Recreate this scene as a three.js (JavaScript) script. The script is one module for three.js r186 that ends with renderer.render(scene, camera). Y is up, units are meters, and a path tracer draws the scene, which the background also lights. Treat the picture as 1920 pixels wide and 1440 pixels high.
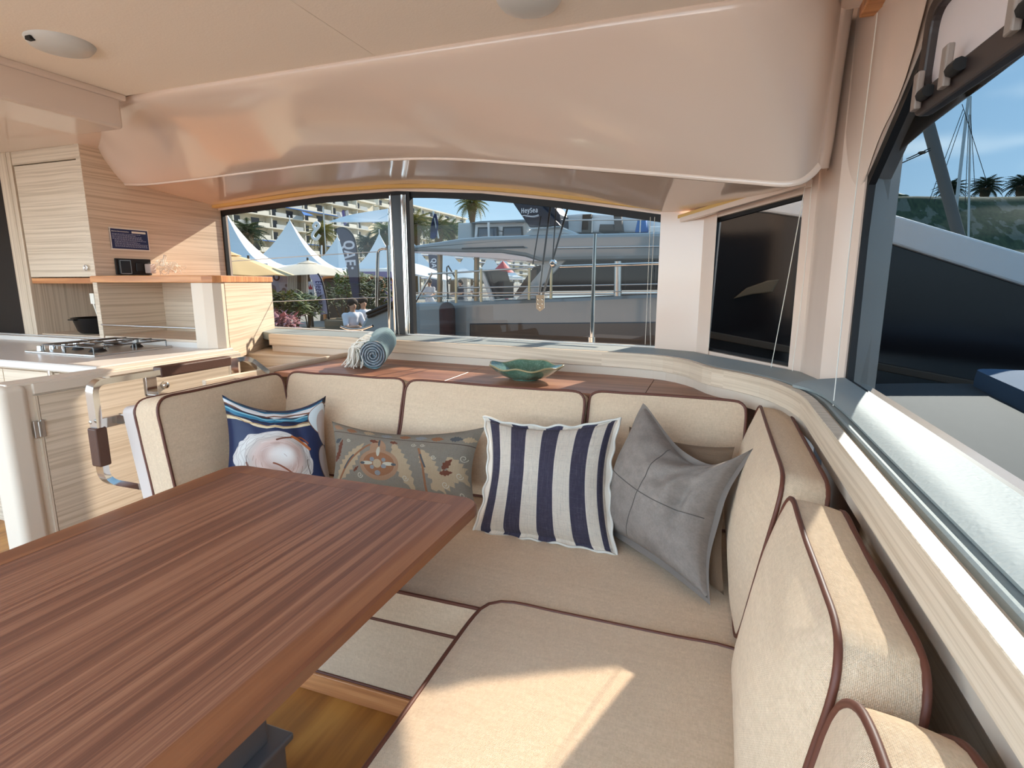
import * as THREE from 'three';
import { RoundedBoxGeometry } from 'three/addons/geometries/RoundedBoxGeometry.js';
import { mergeGeometries, mergeVertices, toCreasedNormals } from 'three/addons/utils/BufferGeometryUtils.js';
import { MarchingCubes } from 'three/addons/objects/MarchingCubes.js';

const scene = new THREE.Scene();
const renderer = new THREE.WebGLRenderer({ antialias: true });
renderer.toneMapping = THREE.LinearToneMapping;
renderer.toneMappingExposure = 2.7;
renderer.shadowMap.enabled = true;

// ---------- camera: standing eye in the saloon, 1.35 m above the dinette floor ----------
const camera = new THREE.PerspectiveCamera(69.4, 4 / 3, 0.02, 2000);
camera.rotation.order = 'YXZ';
camera.position.set(0, 1.35, 0);
camera.rotation.set(THREE.MathUtils.degToRad(-10.5), THREE.MathUtils.degToRad(20), 0);

// ---------- sky: pale at the horizon, blue above, the same all the way round, thin streaks of cirrus ----------
function hash2(x, y, s) {
  let h = Math.imul(x | 0, 374761393) ^ Math.imul(y | 0, 668265263) ^ Math.imul(s | 0, 1274126177);
  h = Math.imul(h ^ (h >>> 13), 1274126177); h ^= h >>> 16;
  return (h >>> 0) / 4294967296;
}
function noise2(x, y, s = 1, px = 0, py = 0) {
  const ix = Math.floor(x), iy = Math.floor(y), fx = x - ix, fy = y - iy;
  const w = (v, p) => (p ? ((v % p) + p) % p : v);
  const a = hash2(w(ix, px), w(iy, py), s), b = hash2(w(ix + 1, px), w(iy, py), s), c = hash2(w(ix, px), w(iy + 1, py), s), d = hash2(w(ix + 1, px), w(iy + 1, py), s);
  const u = fx * fx * (3 - 2 * fx), v = fy * fy * (3 - 2 * fy);
  return a + (b - a) * u + (c - a) * v + (a - b - c + d) * u * v;
}
function fbm(x, y, s, o = 4, px = 0, py = 0) {
  let t = 0, a = 0.5, n = 0;
  for (let i = 0; i < o; i++) { t += a * noise2(x, y, s + i * 17, px, py); n += a; a *= 0.5; x *= 2; y *= 2; px *= 2; py *= 2; }
  return t / n;
}
const SKY_GAIN = 1.15;
{
  const W = 1024, H = 512, data = new Float32Array(W * H * 4);
  for (let j = 0; j < H; j++) {
    const el = ((j + 0.5) / H - 0.5) * Math.PI, e = Math.max(0, Math.sin(el));
    const k = Math.pow(1 - e, 3.2), k2 = Math.pow(1 - e, 14);
    for (let i = 0; i < W; i++) {
      const az = (i + 0.5) / W;
      let r = 0.80 + 0.50 * k + 0.75 * k2, g = 1.22 + 0.58 * k + 0.46 * k2, b = 1.70 + 0.50 * k + 0.05 * k2;
      if (el > 0) {
        const c = Math.max(0, fbm(az * 24, el * 34, 5, 5, 24, 0) - 0.54) * 3.2 * Math.exp(-Math.pow((el - 0.16) / 0.13, 2));
        const m = Math.min(0.75, c);
        r += (2.6 - r) * m; g += (2.6 - g) * m; b += (2.6 - b) * m;
      } else { r = 1.0; g = 1.02; b = 1.02; }
      const o = (j * W + i) * 4;
      data[o] = r; data[o + 1] = g; data[o + 2] = b; data[o + 3] = 1;
    }
  }
  const t = new THREE.DataTexture(data, W, H, THREE.RGBAFormat, THREE.FloatType);
  t.mapping = THREE.EquirectangularReflectionMapping; t.magFilter = THREE.LinearFilter; t.minFilter = THREE.LinearFilter; t.needsUpdate = true;
  scene.background = t; scene.backgroundIntensity = SKY_GAIN;
}

// ---------- the sun: low, from the port bow (ahead and to the right), about thirty degrees up ----------
const SUN = new THREE.Vector3(-0.31, -0.59, 1).normalize();
const sun = new THREE.DirectionalLight(0xffe6d0, 22.5);
sun.position.copy(SUN).multiplyScalar(-60).add(new THREE.Vector3(-2, 1, -4));
sun.target.position.set(-2, 1, -4);
sun.castShadow = true; sun.shadow.radius = 1; sun.shadow.mapSize.set(4096, 4096);
Object.assign(sun.shadow.camera, { left: -40, right: 40, top: 40, bottom: -40, near: 1, far: 200 });
scene.add(sun, sun.target);

// ---------- helpers ----------
const V = (a, b, c) => (Array.isArray(a) ? new THREE.Vector3(a[0], a[1], a[2]) : new THREE.Vector3(a, b, c));
const D2R = THREE.MathUtils.degToRad;
let seedState = 12345;
const rnd = () => { seedState = (Math.imul(seedState, 1664525) + 1013904223) >>> 0; return seedState / 4294967296; };
const used = {};
function numbered(name) { const k = (used[name] = (used[name] ?? -1) + 1); return k ? name + '_' + String(k).padStart(3, '0') : name; }
function tag(o, label, category, group) { o.userData = { label, category }; if (group) o.userData.group = group; return o; }
function thing(name, label, category, pos = [0, 0, 0], group) {
  const g = new THREE.Group(); g.name = numbered(name); g.position.set(pos[0], pos[1], pos[2]); scene.add(g);
  return tag(g, label, category, group);
}
function struct(name, geo, mat, parent = scene) {
  const m = mesh(name, geo, mat, parent); if (parent === scene) { m.name = name; m.userData.kind = 'structure'; } return m;
}
function structGroup(name) { const g = new THREE.Group(); g.name = name; g.userData.kind = 'structure'; scene.add(g); return g; }
function mesh(name, geo, mat, parent = scene) {
  if (Array.isArray(geo)) geo = join(geo);
  const m = new THREE.Mesh(geo, mat); m.name = parent === scene ? numbered(name) : sub(parent, name);
  m.castShadow = m.receiveShadow = true; parent.add(m); return m;
}
function sub(parent, name) { const c = (parent.userData._n ??= {}), k = (c[name] = (c[name] ?? -1) + 1); return k ? name + '_' + String(k).padStart(3, '0') : name; }
function join(list) {
  list = list.map((g) => { g = g.index ? g.toNonIndexed() : g; for (const k of Object.keys(g.attributes)) if (!['position', 'normal', 'uv'].includes(k)) g.deleteAttribute(k);
    if (!g.attributes.normal) g.computeVertexNormals();
    if (!g.attributes.uv) g.setAttribute('uv', new THREE.Float32BufferAttribute(new Float32Array(g.attributes.position.count * 2), 2)); return g; });
  return list.length === 1 ? list[0] : mergeGeometries(list);
}
// box-projected uv in metres; u runs along the grain axis where a face contains it
function boxUV(geo, grain = 'x') {
  geo = geo.index ? geo.toNonIndexed() : geo;
  const p = geo.attributes.position, uv = new Float32Array(p.count * 2), a = V(0, 0, 0), b = V(0, 0, 0), c = V(0, 0, 0), n = V(0, 0, 0), gi = 'xyz'.indexOf(grain);
  for (let i = 0; i < p.count; i += 3) {
    a.fromBufferAttribute(p, i); b.fromBufferAttribute(p, i + 1); c.fromBufferAttribute(p, i + 2);
    n.copy(b).sub(a).cross(c.clone().sub(a));
    const m = [Math.abs(n.x), Math.abs(n.y), Math.abs(n.z)], k = m.indexOf(Math.max(...m)), ax = [0, 1, 2].filter((t) => t !== k);
    if (ax[1] === gi || (grain === 'h' && ax[0] === 1)) ax.reverse();
    [a, b, c].forEach((q, j) => { const w = q.toArray(); uv[(i + j) * 2] = w[ax[0]]; uv[(i + j) * 2 + 1] = w[ax[1]] + (m[k] > 0.995 * n.length() ? w[k] * 0.37 : 0); });
  }
  geo.setAttribute('uv', new THREE.BufferAttribute(uv, 2));
  return geo;
}
// box from corner to corner with rounded edges
function bx(x0, x1, y0, y1, z0, z1, r = 0.004, grain = 'x') {
  const w = x1 - x0, h = y1 - y0, d = z1 - z0; r = Math.min(r, w / 2.01, h / 2.01, d / 2.01);
  const g = r > 0 ? new RoundedBoxGeometry(w, h, d, 2, r) : new THREE.BoxGeometry(w, h, d);
  g.translate((x0 + x1) / 2, (y0 + y1) / 2, (z0 + z1) / 2);
  return boxUV(g, grain);
}
// plan polygon [[x,z],...] extruded from y0 to y1
function prism(poly, y0, y1, bevel = 0.003, grain = 'x', holes = []) {
  const s = new THREE.Shape(poly.map(([x, z]) => new THREE.Vector2(x, -z)));
  for (const h of holes) s.holes.push(new THREE.Path(h.map(([x, z]) => new THREE.Vector2(x, -z))));
  const g = new THREE.ExtrudeGeometry(s, { depth: y1 - y0 - 2 * bevel, bevelEnabled: bevel > 0, bevelThickness: bevel, bevelSize: bevel, bevelOffset: -bevel, bevelSegments: 1 });
  g.rotateX(-Math.PI / 2); g.translate(0, y0 + bevel, 0);
  return boxUV(g, grain);
}
// outline in a vertical frame: origin o [x,z], unit direction d [x,z]; points [s,y]; extruded outwards by depth (along d x up)
function frameMatrix(o, d, y = 0) {
  const X = V(d[0], 0, d[1]).normalize(), Y = V(0, 1, 0), Z = X.clone().cross(Y);
  return new THREE.Matrix4().makeBasis(X, Y, Z).setPosition(o[0], y, o[1]);
}
function panel(pts, depth, holes = [], bevel = 0, grain = 'x') {
  const s = new THREE.Shape(pts.map(([a, b]) => new THREE.Vector2(a, b)));
  for (const h of holes) s.holes.push(new THREE.Path(h.map(([a, b]) => new THREE.Vector2(a, b))));
  const g = new THREE.ExtrudeGeometry(s, { depth: Math.max(1e-4, depth - 2 * bevel), bevelEnabled: bevel > 0, bevelThickness: bevel, bevelSize: bevel, bevelOffset: -bevel, bevelSegments: 2, curveSegments: 8 });
  if (bevel) g.translate(0, 0, bevel);
  return boxUV(g, grain);
}
function tube(pts, r, seg = 24, rad = 8, closed = false, tension = 0.5) {
  const c = new THREE.CatmullRomCurve3(pts.map((p) => (p.isVector3 ? p : V(p))), closed, 'catmullrom', tension);
  return new THREE.TubeGeometry(c, seg, r, rad, closed);
}
function rod(a, b, r, r2 = r, rad = 8) {
  a = a.isVector3 ? a : V(a); b = b.isVector3 ? b : V(b);
  const L = a.distanceTo(b), g = new THREE.CylinderGeometry(r2, r, L, rad, 1);
  g.translate(0, L / 2, 0);
  g.applyQuaternion(new THREE.Quaternion().setFromUnitVectors(V(0, 1, 0), b.clone().sub(a).normalize())); g.translate(a.x, a.y, a.z);
  return g;
}
// rectangular bar swept along a polyline with rounded bends
function bar(pts, w, h, upv = [0, 1, 0], bend = 0.04, seg = 60) {
  const path = new THREE.CurvePath(), P = pts.map((p) => V(p));
  let last = P[0];
  for (let i = 1; i < P.length - 1; i++) {
    const a = P[i].clone().add(P[i - 1].clone().sub(P[i]).setLength(Math.min(bend, P[i].distanceTo(P[i - 1]) / 2.1)));
    const b = P[i].clone().add(P[i + 1].clone().sub(P[i]).setLength(Math.min(bend, P[i].distanceTo(P[i + 1]) / 2.1)));
    path.add(new THREE.LineCurve3(last, a)); path.add(new THREE.QuadraticBezierCurve3(a, P[i], b)); last = b;
  }
  path.add(new THREE.LineCurve3(last, P[P.length - 1]));
  const up = V(upv), pos = [], idx = [], N = seg, q = [[-1, -1], [1, -1], [1, 1], [-1, 1]];
  for (let i = 0; i <= N; i++) {
    const c = path.getPointAt(i / N), t = path.getTangentAt(i / N), s = up.clone().cross(t).normalize(), u = t.clone().cross(s).normalize();
    for (let k = 0; k < 4; k++) for (const e of [q[k], q[(k + 1) % 4]]) { const v = c.clone().addScaledVector(s, e[0] * w / 2).addScaledVector(u, e[1] * h / 2); pos.push(v.x, v.y, v.z); }
  }
  for (let i = 0; i < N; i++) for (let k = 0; k < 4; k++) { const a = i * 8 + k * 2, b = a + 8; idx.push(a, a + 1, b, a + 1, b + 1, b); }
  const e = N * 8; idx.push(0, 4, 2, 0, 6, 4, e, e + 2, e + 4, e, e + 4, e + 6);
  const g = new THREE.BufferGeometry(); g.setAttribute('position', new THREE.Float32BufferAttribute(pos, 3)); g.setIndex(idx);
  return toCreasedNormals(g, D2R(35));
}
// surface through a grid of points rows[i][j] (smooth in both directions), thick = slab behind it
function loftGrid(rows, nu, nv, thick = 0.02) {
  const cr = (a, b, c, d, t) => 0.5 * (2 * b + (c - a) * t + (2 * a - 5 * b + 4 * c - d) * t * t + (3 * b - a - 3 * c + d) * t * t * t);
  const at = (arr, t) => { const n = arr.length - 1, i = Math.min(n - 1, Math.floor(t * n)), f = t * n - i, g = (k) => arr[Math.max(0, Math.min(n, k))]; return [0, 1, 2].map((c) => cr(g(i - 1)[c], g(i)[c], g(i + 1)[c], g(i + 2)[c], f)); };
  const pos = [], idx = [], uv = [];
  for (let i = 0; i <= nu; i++) { for (let j = 0; j <= nv; j++) { const col = rows.map((r) => at(r, j / nv)), p = at(col, i / nu); pos.push(...p); uv.push(p[0], p[1] + p[2]); } }
  for (let i = 0; i < nu; i++) for (let j = 0; j < nv; j++) { const a = i * (nv + 1) + j, b = a + nv + 1; idx.push(a, b, a + 1, a + 1, b, b + 1); }
  const g = new THREE.BufferGeometry(); g.setAttribute('position', new THREE.Float32BufferAttribute(pos, 3)); g.setAttribute('uv', new THREE.Float32BufferAttribute(uv, 2)); g.setIndex(idx); g.computeVertexNormals();
  if (!thick) return g;
  const h = g.clone(), p = h.attributes.position, n = g.attributes.normal;
  for (let i = 0; i < p.count; i++) p.setXYZ(i, p.getX(i) - n.getX(i) * thick, p.getY(i) - n.getY(i) * thick, p.getZ(i) - n.getZ(i) * thick);
  const ix = h.index.array; for (let i = 0; i < ix.length; i += 3) { const t = ix[i]; ix[i] = ix[i + 1]; ix[i + 1] = t; }
  h.computeVertexNormals();
  const rim = [], ri = [], ring = [];
  for (let j = 0; j <= nv; j++) ring.push(j); for (let i = 1; i <= nu; i++) ring.push(i * (nv + 1) + nv);
  for (let j = nv - 1; j >= 0; j--) ring.push(nu * (nv + 1) + j); for (let i = nu - 1; i >= 0; i--) ring.push(i * (nv + 1));
  ring.forEach((k) => { rim.push(g.attributes.position.getX(k), g.attributes.position.getY(k), g.attributes.position.getZ(k), p.getX(k), p.getY(k), p.getZ(k)); });
  for (let k = 0; k < ring.length - 1; k++) ri.push(2 * k, 2 * k + 2, 2 * k + 1, 2 * k + 1, 2 * k + 2, 2 * k + 3);
  const r = new THREE.BufferGeometry(); r.setAttribute('position', new THREE.Float32BufferAttribute(rim, 3)); r.setIndex(ri); r.computeVertexNormals();
  return join([g, h, r]);
}

// ---------- textures ----------
function dataTex(w, h, fn, srgb = true) {
  const d = new Uint8Array(w * h * 4);
  for (let y = 0; y < h; y++) for (let x = 0; x < w; x++) { const c = fn(x / w, y / h, x, y), o = (y * w + x) * 4; if (typeof c === 'number') { d[o] = d[o + 1] = d[o + 2] = c; } else { d[o] = c[0]; d[o + 1] = c[1]; d[o + 2] = c[2]; } d[o + 3] = 255; }
  const t = new THREE.DataTexture(d, w, h, THREE.RGBAFormat); t.wrapS = t.wrapT = THREE.RepeatWrapping; t.magFilter = THREE.LinearFilter; t.minFilter = THREE.LinearMipmapLinearFilter; t.generateMipmaps = true;
  if (srgb) t.colorSpace = THREE.SRGBColorSpace; t.needsUpdate = true; return t;
}
const mixc = (a, b, t) => [a[0] + (b[0] - a[0]) * t, a[1] + (b[1] - a[1]) * t, a[2] + (b[2] - a[2]) * t];
function sized(t, sx, sy) { t.repeat.set(1 / sx, 1 / sy); return t; }
// veneer: streaks along u; su x sv metres per tile
function veneer(w, h, light, mid, dark, bands, seed, fine = 0.35) {
  return dataTex(w, h, (u, v) => {
    const warp = fbm(u * 3, v * 4, seed + 3, 3, 3, 4) * 0.02;
    const vv = v + warp;
    const b = fbm(u * 2, vv * bands, seed, 4, 2, bands);
    const f = fbm(u * 6, vv * bands * 7, seed + 9, 3, 6, bands * 7);
    const p = noise2(u * 24, v * bands * 22, seed + 21, 24, bands * 22);
    let t = Math.max(0, Math.min(1, (b - 0.5) * 2.2 + 0.5));
    t += (f - 0.5) * fine * 2; if (p > 0.86) t += (p - 0.86) * 2.2 * fine * 2;
    t = Math.max(0, Math.min(1, t));
    return t < 0.5 ? mixc(light, mid, t * 2) : mixc(mid, dark, t * 2 - 1);
  });
}
const T = {};
T.walnut = sized(veneer(1024, 1024, [156, 104, 76], [132, 82, 59], [110, 66, 48], 88, 11, 0.5), 2.0, 1.0);
T.teak = sized(veneer(512, 512, [152, 96, 60], [138, 82, 50], [122, 70, 42], 14, 31, 0.25), 1.2, 0.5);
T.oak = sized(veneer(1024, 1024, [226, 206, 182], [217, 196, 171], [199, 176, 150], 90, 51, 0.45), 1.4, 0.7);
T.counter = sized(veneer(1024, 512, [178, 128, 98], [158, 108, 82], [134, 88, 66], 16, 71, 0.35), 1.6, 0.6);
T.honey = sized(veneer(512, 256, [222, 158, 104], [206, 140, 88], [184, 118, 72], 12, 91, 0.3), 1.0, 0.2);
T.floor = sized(veneer(512, 512, [196, 138, 64], [176, 118, 52], [150, 96, 42], 10, 111, 0.3), 1.4, 1.0);
// woven upholstery: basket weave with slubs
const weaveH = (u, v, n, seed) => {
  const x = u * n, y = v * n, cx = Math.floor(x), cy = Math.floor(y), fx = x - cx, fy = y - cy, over = (cx + cy) & 1;
  const a = Math.sin(Math.PI * fx), b = Math.sin(Math.PI * fy);
  return Math.max(0, Math.min(1, (over ? a * (0.6 + 0.4 * b) : b * (0.6 + 0.4 * a)) * (0.7 + 0.45 * hash2(cx, cy, seed))));
};
T.weaveBump = sized(dataTex(512, 512, (u, v) => 255 * weaveH(u, v, 64, 3), false), 0.14, 0.14);
T.weave = sized(dataTex(512, 512, (u, v) => {
  const x = Math.floor(u * 128), y = Math.floor(v * 128), s = hash2(x, Math.floor(y / 3), 5) * 0.5 + hash2(Math.floor(x / 4), y, 8) * 0.5, l = fbm(u * 4, v * 40, 44, 3, 4, 40);
  return mixc([216, 185, 152], [242, 213, 181], Math.max(0, Math.min(1, 0.12 + s * 0.6 + (l - 0.5) * 0.3 + 0.1)));
}), 0.35, 0.35);
T.linenBump = sized(dataTex(256, 256, (u, v) => 255 * (0.5 * hash2(Math.floor(u * 64), 0, 4) + 0.5 * hash2(0, Math.floor(v * 64), 6)) * weaveH(u, v, 64, 9), false), 0.07, 0.07);
T.suede = sized(dataTex(512, 512, (u, v) => { const n = fbm(u * 7, v * 7, 201, 4, 7, 7), f = fbm(u * 60, v * 60, 205, 2, 60, 60); const t = (n - 0.5) * 0.9 + (f - 0.5) * 0.5 + 0.5; return mixc([118, 106, 97], [146, 133, 123], Math.max(0, Math.min(1, t))); }), 0.5, 0.5);
T.grit = sized(dataTex(256, 256, (u, v) => 255 * fbm(u * 60, v * 60, 301, 3, 60, 60), false), 0.3, 0.3);
T.deck = sized(dataTex(256, 256, (u, v) => { const n = fbm(u * 20, v * 20, 401, 4, 20, 20); return mixc([176, 178, 178], [198, 200, 200], n); }), 1, 1);

// ---------- materials ----------
const C = (r, g, b) => new THREE.Color().setRGB(r / 255, g / 255, b / 255, THREE.SRGBColorSpace);
function mat(name, o) { const m = new THREE.MeshPhysicalMaterial({ roughness: 0.6, metalness: 0, side: THREE.DoubleSide, ...o }); m.name = name; return m; }
const M = {
  gelcoat: mat('glossy cream gelcoat', { color: C(230, 206, 188), roughness: 0.12, clearcoat: 0.1, clearcoatRoughness: 0.04 }),
  gelcoatWhite: mat('white gelcoat', { color: C(236, 230, 221), roughness: 0.16 }),
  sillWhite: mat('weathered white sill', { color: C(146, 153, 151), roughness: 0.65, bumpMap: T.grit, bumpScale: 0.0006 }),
  darkSteel: mat('blued steel wire', { color: C(120, 118, 116), metalness: 1, roughness: 0.3 }),
  liner: mat('matt vinyl headliner', { color: C(248, 230, 212), roughness: 0.75, bumpMap: T.grit, bumpScale: 0.0004 }),
  oak: mat('light oak laminate', { map: T.oak, roughness: 0.5 }),
  oakPlain: mat('plain oak edging', { color: C(222, 204, 184), roughness: 0.5 }),
  walnut: mat('walnut laminate', { map: T.walnut, roughness: 0.42 }),
  teak: mat('teak edging', { map: T.teak, roughness: 0.38 }),
  counter: mat('teak veneer', { map: T.counter, roughness: 0.4 }),
  honey: mat('honey oak edging', { map: T.honey, roughness: 0.42 }),
  floor: mat('varnished floor', { map: T.floor, roughness: 0.35 }),
  fabric: mat('woven cream upholstery', { map: T.weave, bumpMap: T.weaveBump, bumpScale: 0.001, roughness: 0.95, sheen: 0.25, sheenRoughness: 0.6, sheenColor: C(255, 245, 230) }),
  piping: mat('brown leather piping', { color: C(98, 52, 36), roughness: 0.55 }),
  leather: mat('dark brown leather', { color: C(84, 52, 38), roughness: 0.5, bumpMap: T.grit, bumpScale: 0.0004 }),
  chrome: mat('polished steel', { color: C(226, 224, 220), metalness: 1, roughness: 0.1 }),
  steel: mat('brushed steel', { color: C(200, 198, 194), metalness: 1, roughness: 0.3 }),
  black: mat('black rubber', { color: C(16, 15, 16), roughness: 0.6 }),
  blackGloss: mat('black gloss', { color: C(8, 8, 9), roughness: 0.35 }),
  greyMetal: mat('grey painted metal', { color: C(128, 128, 132), roughness: 0.4, metalness: 0.3 }),
  lightGrey: mat('pale grey moulding', { color: C(206, 190, 180), roughness: 0.5 }),
  solid: mat('white solid surface', { color: C(222, 213, 203), roughness: 0.3 }),
  cord: mat('white cord', { color: C(236, 228, 214), roughness: 0.8 }),
  blind: mat('ochre pleated blind', { color: C(214, 172, 104), roughness: 0.8 }),
  glass: new THREE.MeshPhysicalMaterial({ color: new THREE.Color(0.122, 0.140, 0.149), roughness: 0, metalness: 0, transmission: 1, thickness: 0, ior: 1.22, side: THREE.DoubleSide }),
  screenGlass: new THREE.MeshPhysicalMaterial({ color: new THREE.Color(0.094, 0.120, 0.138), roughness: 0, metalness: 0, transmission: 1, thickness: 0, ior: 1.3, side: THREE.DoubleSide }),
};
M.glass.name = 'tinted window glass'; M.screenGlass.name = 'tinted windscreen glass';
// ---------- upholstery ----------
// front face towards +z, width w along x, height h along y, thickness t; leather piping round the front and the back edge
function outline(w, h, r, n = 6, e = 10) {
  const pts = [], c = [[w / 2 - r, h / 2 - r, 0], [-w / 2 + r, h / 2 - r, 90], [-w / 2 + r, -h / 2 + r, 180], [w / 2 - r, -h / 2 + r, 270]];
  c.forEach(([cx, cy, a0], k) => {
    for (let i = 0; i <= n; i++) { const a = D2R(a0 + (90 * i) / n); pts.push([cx + r * Math.cos(a), cy + r * Math.sin(a)]); }
    const p = pts[pts.length - 1], q = c[(k + 1) % 4], a = D2R(q[2]), z = [q[0] + r * Math.cos(a), q[1] + r * Math.sin(a)];
    for (let i = 1; i < e; i++) pts.push([p[0] + (z[0] - p[0]) * i / e, p[1] + (z[1] - p[1]) * i / e]);
  });
  return pts;
}
function cushionGeo(w, h, t, o = {}) {
  const { r = 0.05, bulge = 0.035, back = 0.008, side = 0.006, seed = 1, wob = 0.003, K = 12 } = o;
  const out = outline(w, h, r), N = out.length, wobble = (i, s) => (noise2(i * 0.35, s, seed, N * 0.35 | 0, 0) - 0.5) * 2 * wob;
  const edge = out.map(([x, y], i) => { const l = Math.hypot(x, y) || 1, k = wobble(i, 1); return [x + x / l * k, y + y / l * k]; });
  const face = (sgn, bl) => {
    const pos = [], idx = [], uv = [];
    for (let k = 0; k <= K; k++) for (let i = 0; i <= N; i++) {
      const [x, y] = edge[i % N], f = k / K, x2 = x * (1 - f), y2 = y * (1 - f);
      const q = 1 - Math.pow(1 - f, 2.4), n = fbm(x2 * 5 + 9, y2 * 5 + 3, seed + 7, 3) - 0.5;
      pos.push(x2, y2, sgn * (t / 2 + bl * q + n * 0.012 * Math.min(1, f * 4) * (bl > 0.01 ? 1 : 0.3))); uv.push(x2, y2);
    }
    for (let k = 0; k < K; k++) for (let i = 0; i < N; i++) { const a = k * (N + 1) + i, b = a + N + 1; sgn > 0 ? idx.push(a, a + 1, b, a + 1, b + 1, b) : idx.push(a, b, a + 1, a + 1, b, b + 1); }
    const g = new THREE.BufferGeometry(); g.setAttribute('position', new THREE.Float32BufferAttribute(pos, 3)); g.setAttribute('uv', new THREE.Float32BufferAttribute(uv, 2)); g.setIndex(idx);
    return smooth(g);
  };
  const pos = [], idx = [], uv = []; let arc = 0;
  for (let i = 0; i <= N; i++) {
    const [x, y] = edge[i % N], l = Math.hypot(x, y) || 1; if (i) arc += Math.hypot(x - edge[i - 1][0], y - edge[i - 1][1]);
    for (let k = 0; k <= 4; k++) { const f = k / 4, s = side * Math.sin(Math.PI * f); pos.push(x + x / l * s, y + y / l * s, t / 2 - t * f); uv.push(arc, t * f); }
  }
  for (let i = 0; i < N; i++) for (let k = 0; k < 4; k++) { const a = i * 5 + k, b = a + 5; idx.push(a, a + 1, b, a + 1, b + 1, b); }
  const s = new THREE.BufferGeometry(); s.setAttribute('position', new THREE.Float32BufferAttribute(pos, 3)); s.setAttribute('uv', new THREE.Float32BufferAttribute(uv, 2)); s.setIndex(idx);
  return { geo: join([face(1, bulge), face(-1, back), smooth(s)]), edge };
}
// normals averaged over coincident points
function smooth(g) {
  g.computeVertexNormals(); const p = g.attributes.position, n = g.attributes.normal, m = new Map(), key = (i) => [p.getX(i), p.getY(i), p.getZ(i)].map((v) => Math.round(v * 1e4)).join();
  for (let i = 0; i < p.count; i++) { const k = key(i), v = m.get(k) ?? V(0, 0, 0); v.x += n.getX(i); v.y += n.getY(i); v.z += n.getZ(i); m.set(k, v); }
  for (let i = 0; i < p.count; i++) { const v = m.get(key(i)).clone().normalize(); n.setXYZ(i, v.x, v.y, v.z); }
  return g;
}
function cushion(name, label, w, h, t, m4, o = {}, group, fabric = M.fabric) {
  const g = thing(name, label, 'cushion', [0, 0, 0], group), { geo, edge } = cushionGeo(w, h, t, o);
  g.applyMatrix4(m4);
  mesh('cover', geo, fabric, g);
  for (const z of [t / 2, -t / 2]) { const pts = edge.filter((_, i) => i % 2 === 0).map(([x, y]) => V(x, y, z)); mesh('piping', new THREE.TubeGeometry(new THREE.CatmullRomCurve3(pts, true), 160, o.pipe ?? 0.0058, 6, true), M.piping, g); }
  return g;
}
// matrix from origin, and where local x, y point
function basis(o, x, y) { const X = V(x).normalize(), Y0 = V(y), Z = X.clone().cross(Y0).normalize(), Y = Z.clone().cross(X).normalize(); return new THREE.Matrix4().makeBasis(X, Y, Z).setPosition(V(o)); }
// a soft pillow between four corner points (top left, top right, bottom right, bottom left as seen from the front)
function pillowGeo(c, thick, o = {}) {
  const { N = 40, pinch = [0.06, 0.06, 0.06, 0.06], seed = 1, fold = 0.006, power = 0.5, shapeFn, skew = 1 } = o, [a, b, d, e] = c.map((p) => V(p));
  const nrm = b.clone().sub(e).cross(a.clone().sub(d)).normalize(), mid = a.clone().add(b).add(d).add(e).multiplyScalar(0.25);
  const W = a.distanceTo(b), H = a.distanceTo(e);
  // point on the pillow: u to the right, v downwards, sgn the front (1), the back (-1) or the seam (0); edges drawn in between the corners
  const surf = (u, v, sgn) => {
    const su = 1 - (2 * u - 1) ** 2, sv = 1 - (2 * v - 1) ** 2, st = 1 - (2 * Math.pow(u, skew) - 1) ** 2;
    const u2 = u + pinch[3] * (1 - u) * sv * (1 - u) - pinch[1] * u * sv * u, v2 = v + pinch[0] * (1 - v) * st * (1 - v) - pinch[2] * v * su * v;
    const p = a.clone().multiplyScalar((1 - u2) * (1 - v2)).addScaledVector(b, u2 * (1 - v2)).addScaledVector(d, u2 * v2).addScaledVector(e, (1 - u2) * v2);
    let k = Math.pow(Math.max(0, su * sv), power) * thick * 0.5 + (fbm(u * 4 + sgn * 3, v * 4, seed, 4) - 0.5) * 2 * fold * Math.min(1, su * sv * 6);
    if (shapeFn && sgn > 0) k += shapeFn(u, v) * Math.min(1, su * sv * 8);
    return p.addScaledVector(nrm, sgn * k);
  };
  const face = (sgn) => {
    const pos = [], uv = [], idx = [];
    for (let j = 0; j <= N; j++) for (let i = 0; i <= N; i++) { const p = surf(i / N, j / N, sgn); pos.push(p.x, p.y, p.z); uv.push(i / N, 1 - j / N); }
    for (let j = 0; j < N; j++) for (let i = 0; i < N; i++) { const q = j * (N + 1) + i, r = q + N + 1; sgn > 0 ? idx.push(q, r, q + 1, q + 1, r, r + 1) : idx.push(q, q + 1, r, q + 1, r + 1, r); }
    const g = new THREE.BufferGeometry(); g.setAttribute('position', new THREE.Float32BufferAttribute(pos, 3)); g.setAttribute('uv', new THREE.Float32BufferAttribute(uv, 2)); g.setIndex(idx); g.computeVertexNormals();
    return g;
  };
  const edgeAt = (k) => { const s = Math.floor(k) % 4, f = k - Math.floor(k); return surf([f, 1, 1 - f, 0][s], [0, f, 1, 1 - f][s], 0); };
  return { front: face(1), back: face(-1), edgeAt, surf, nrm, mid, W, H };
}
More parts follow.
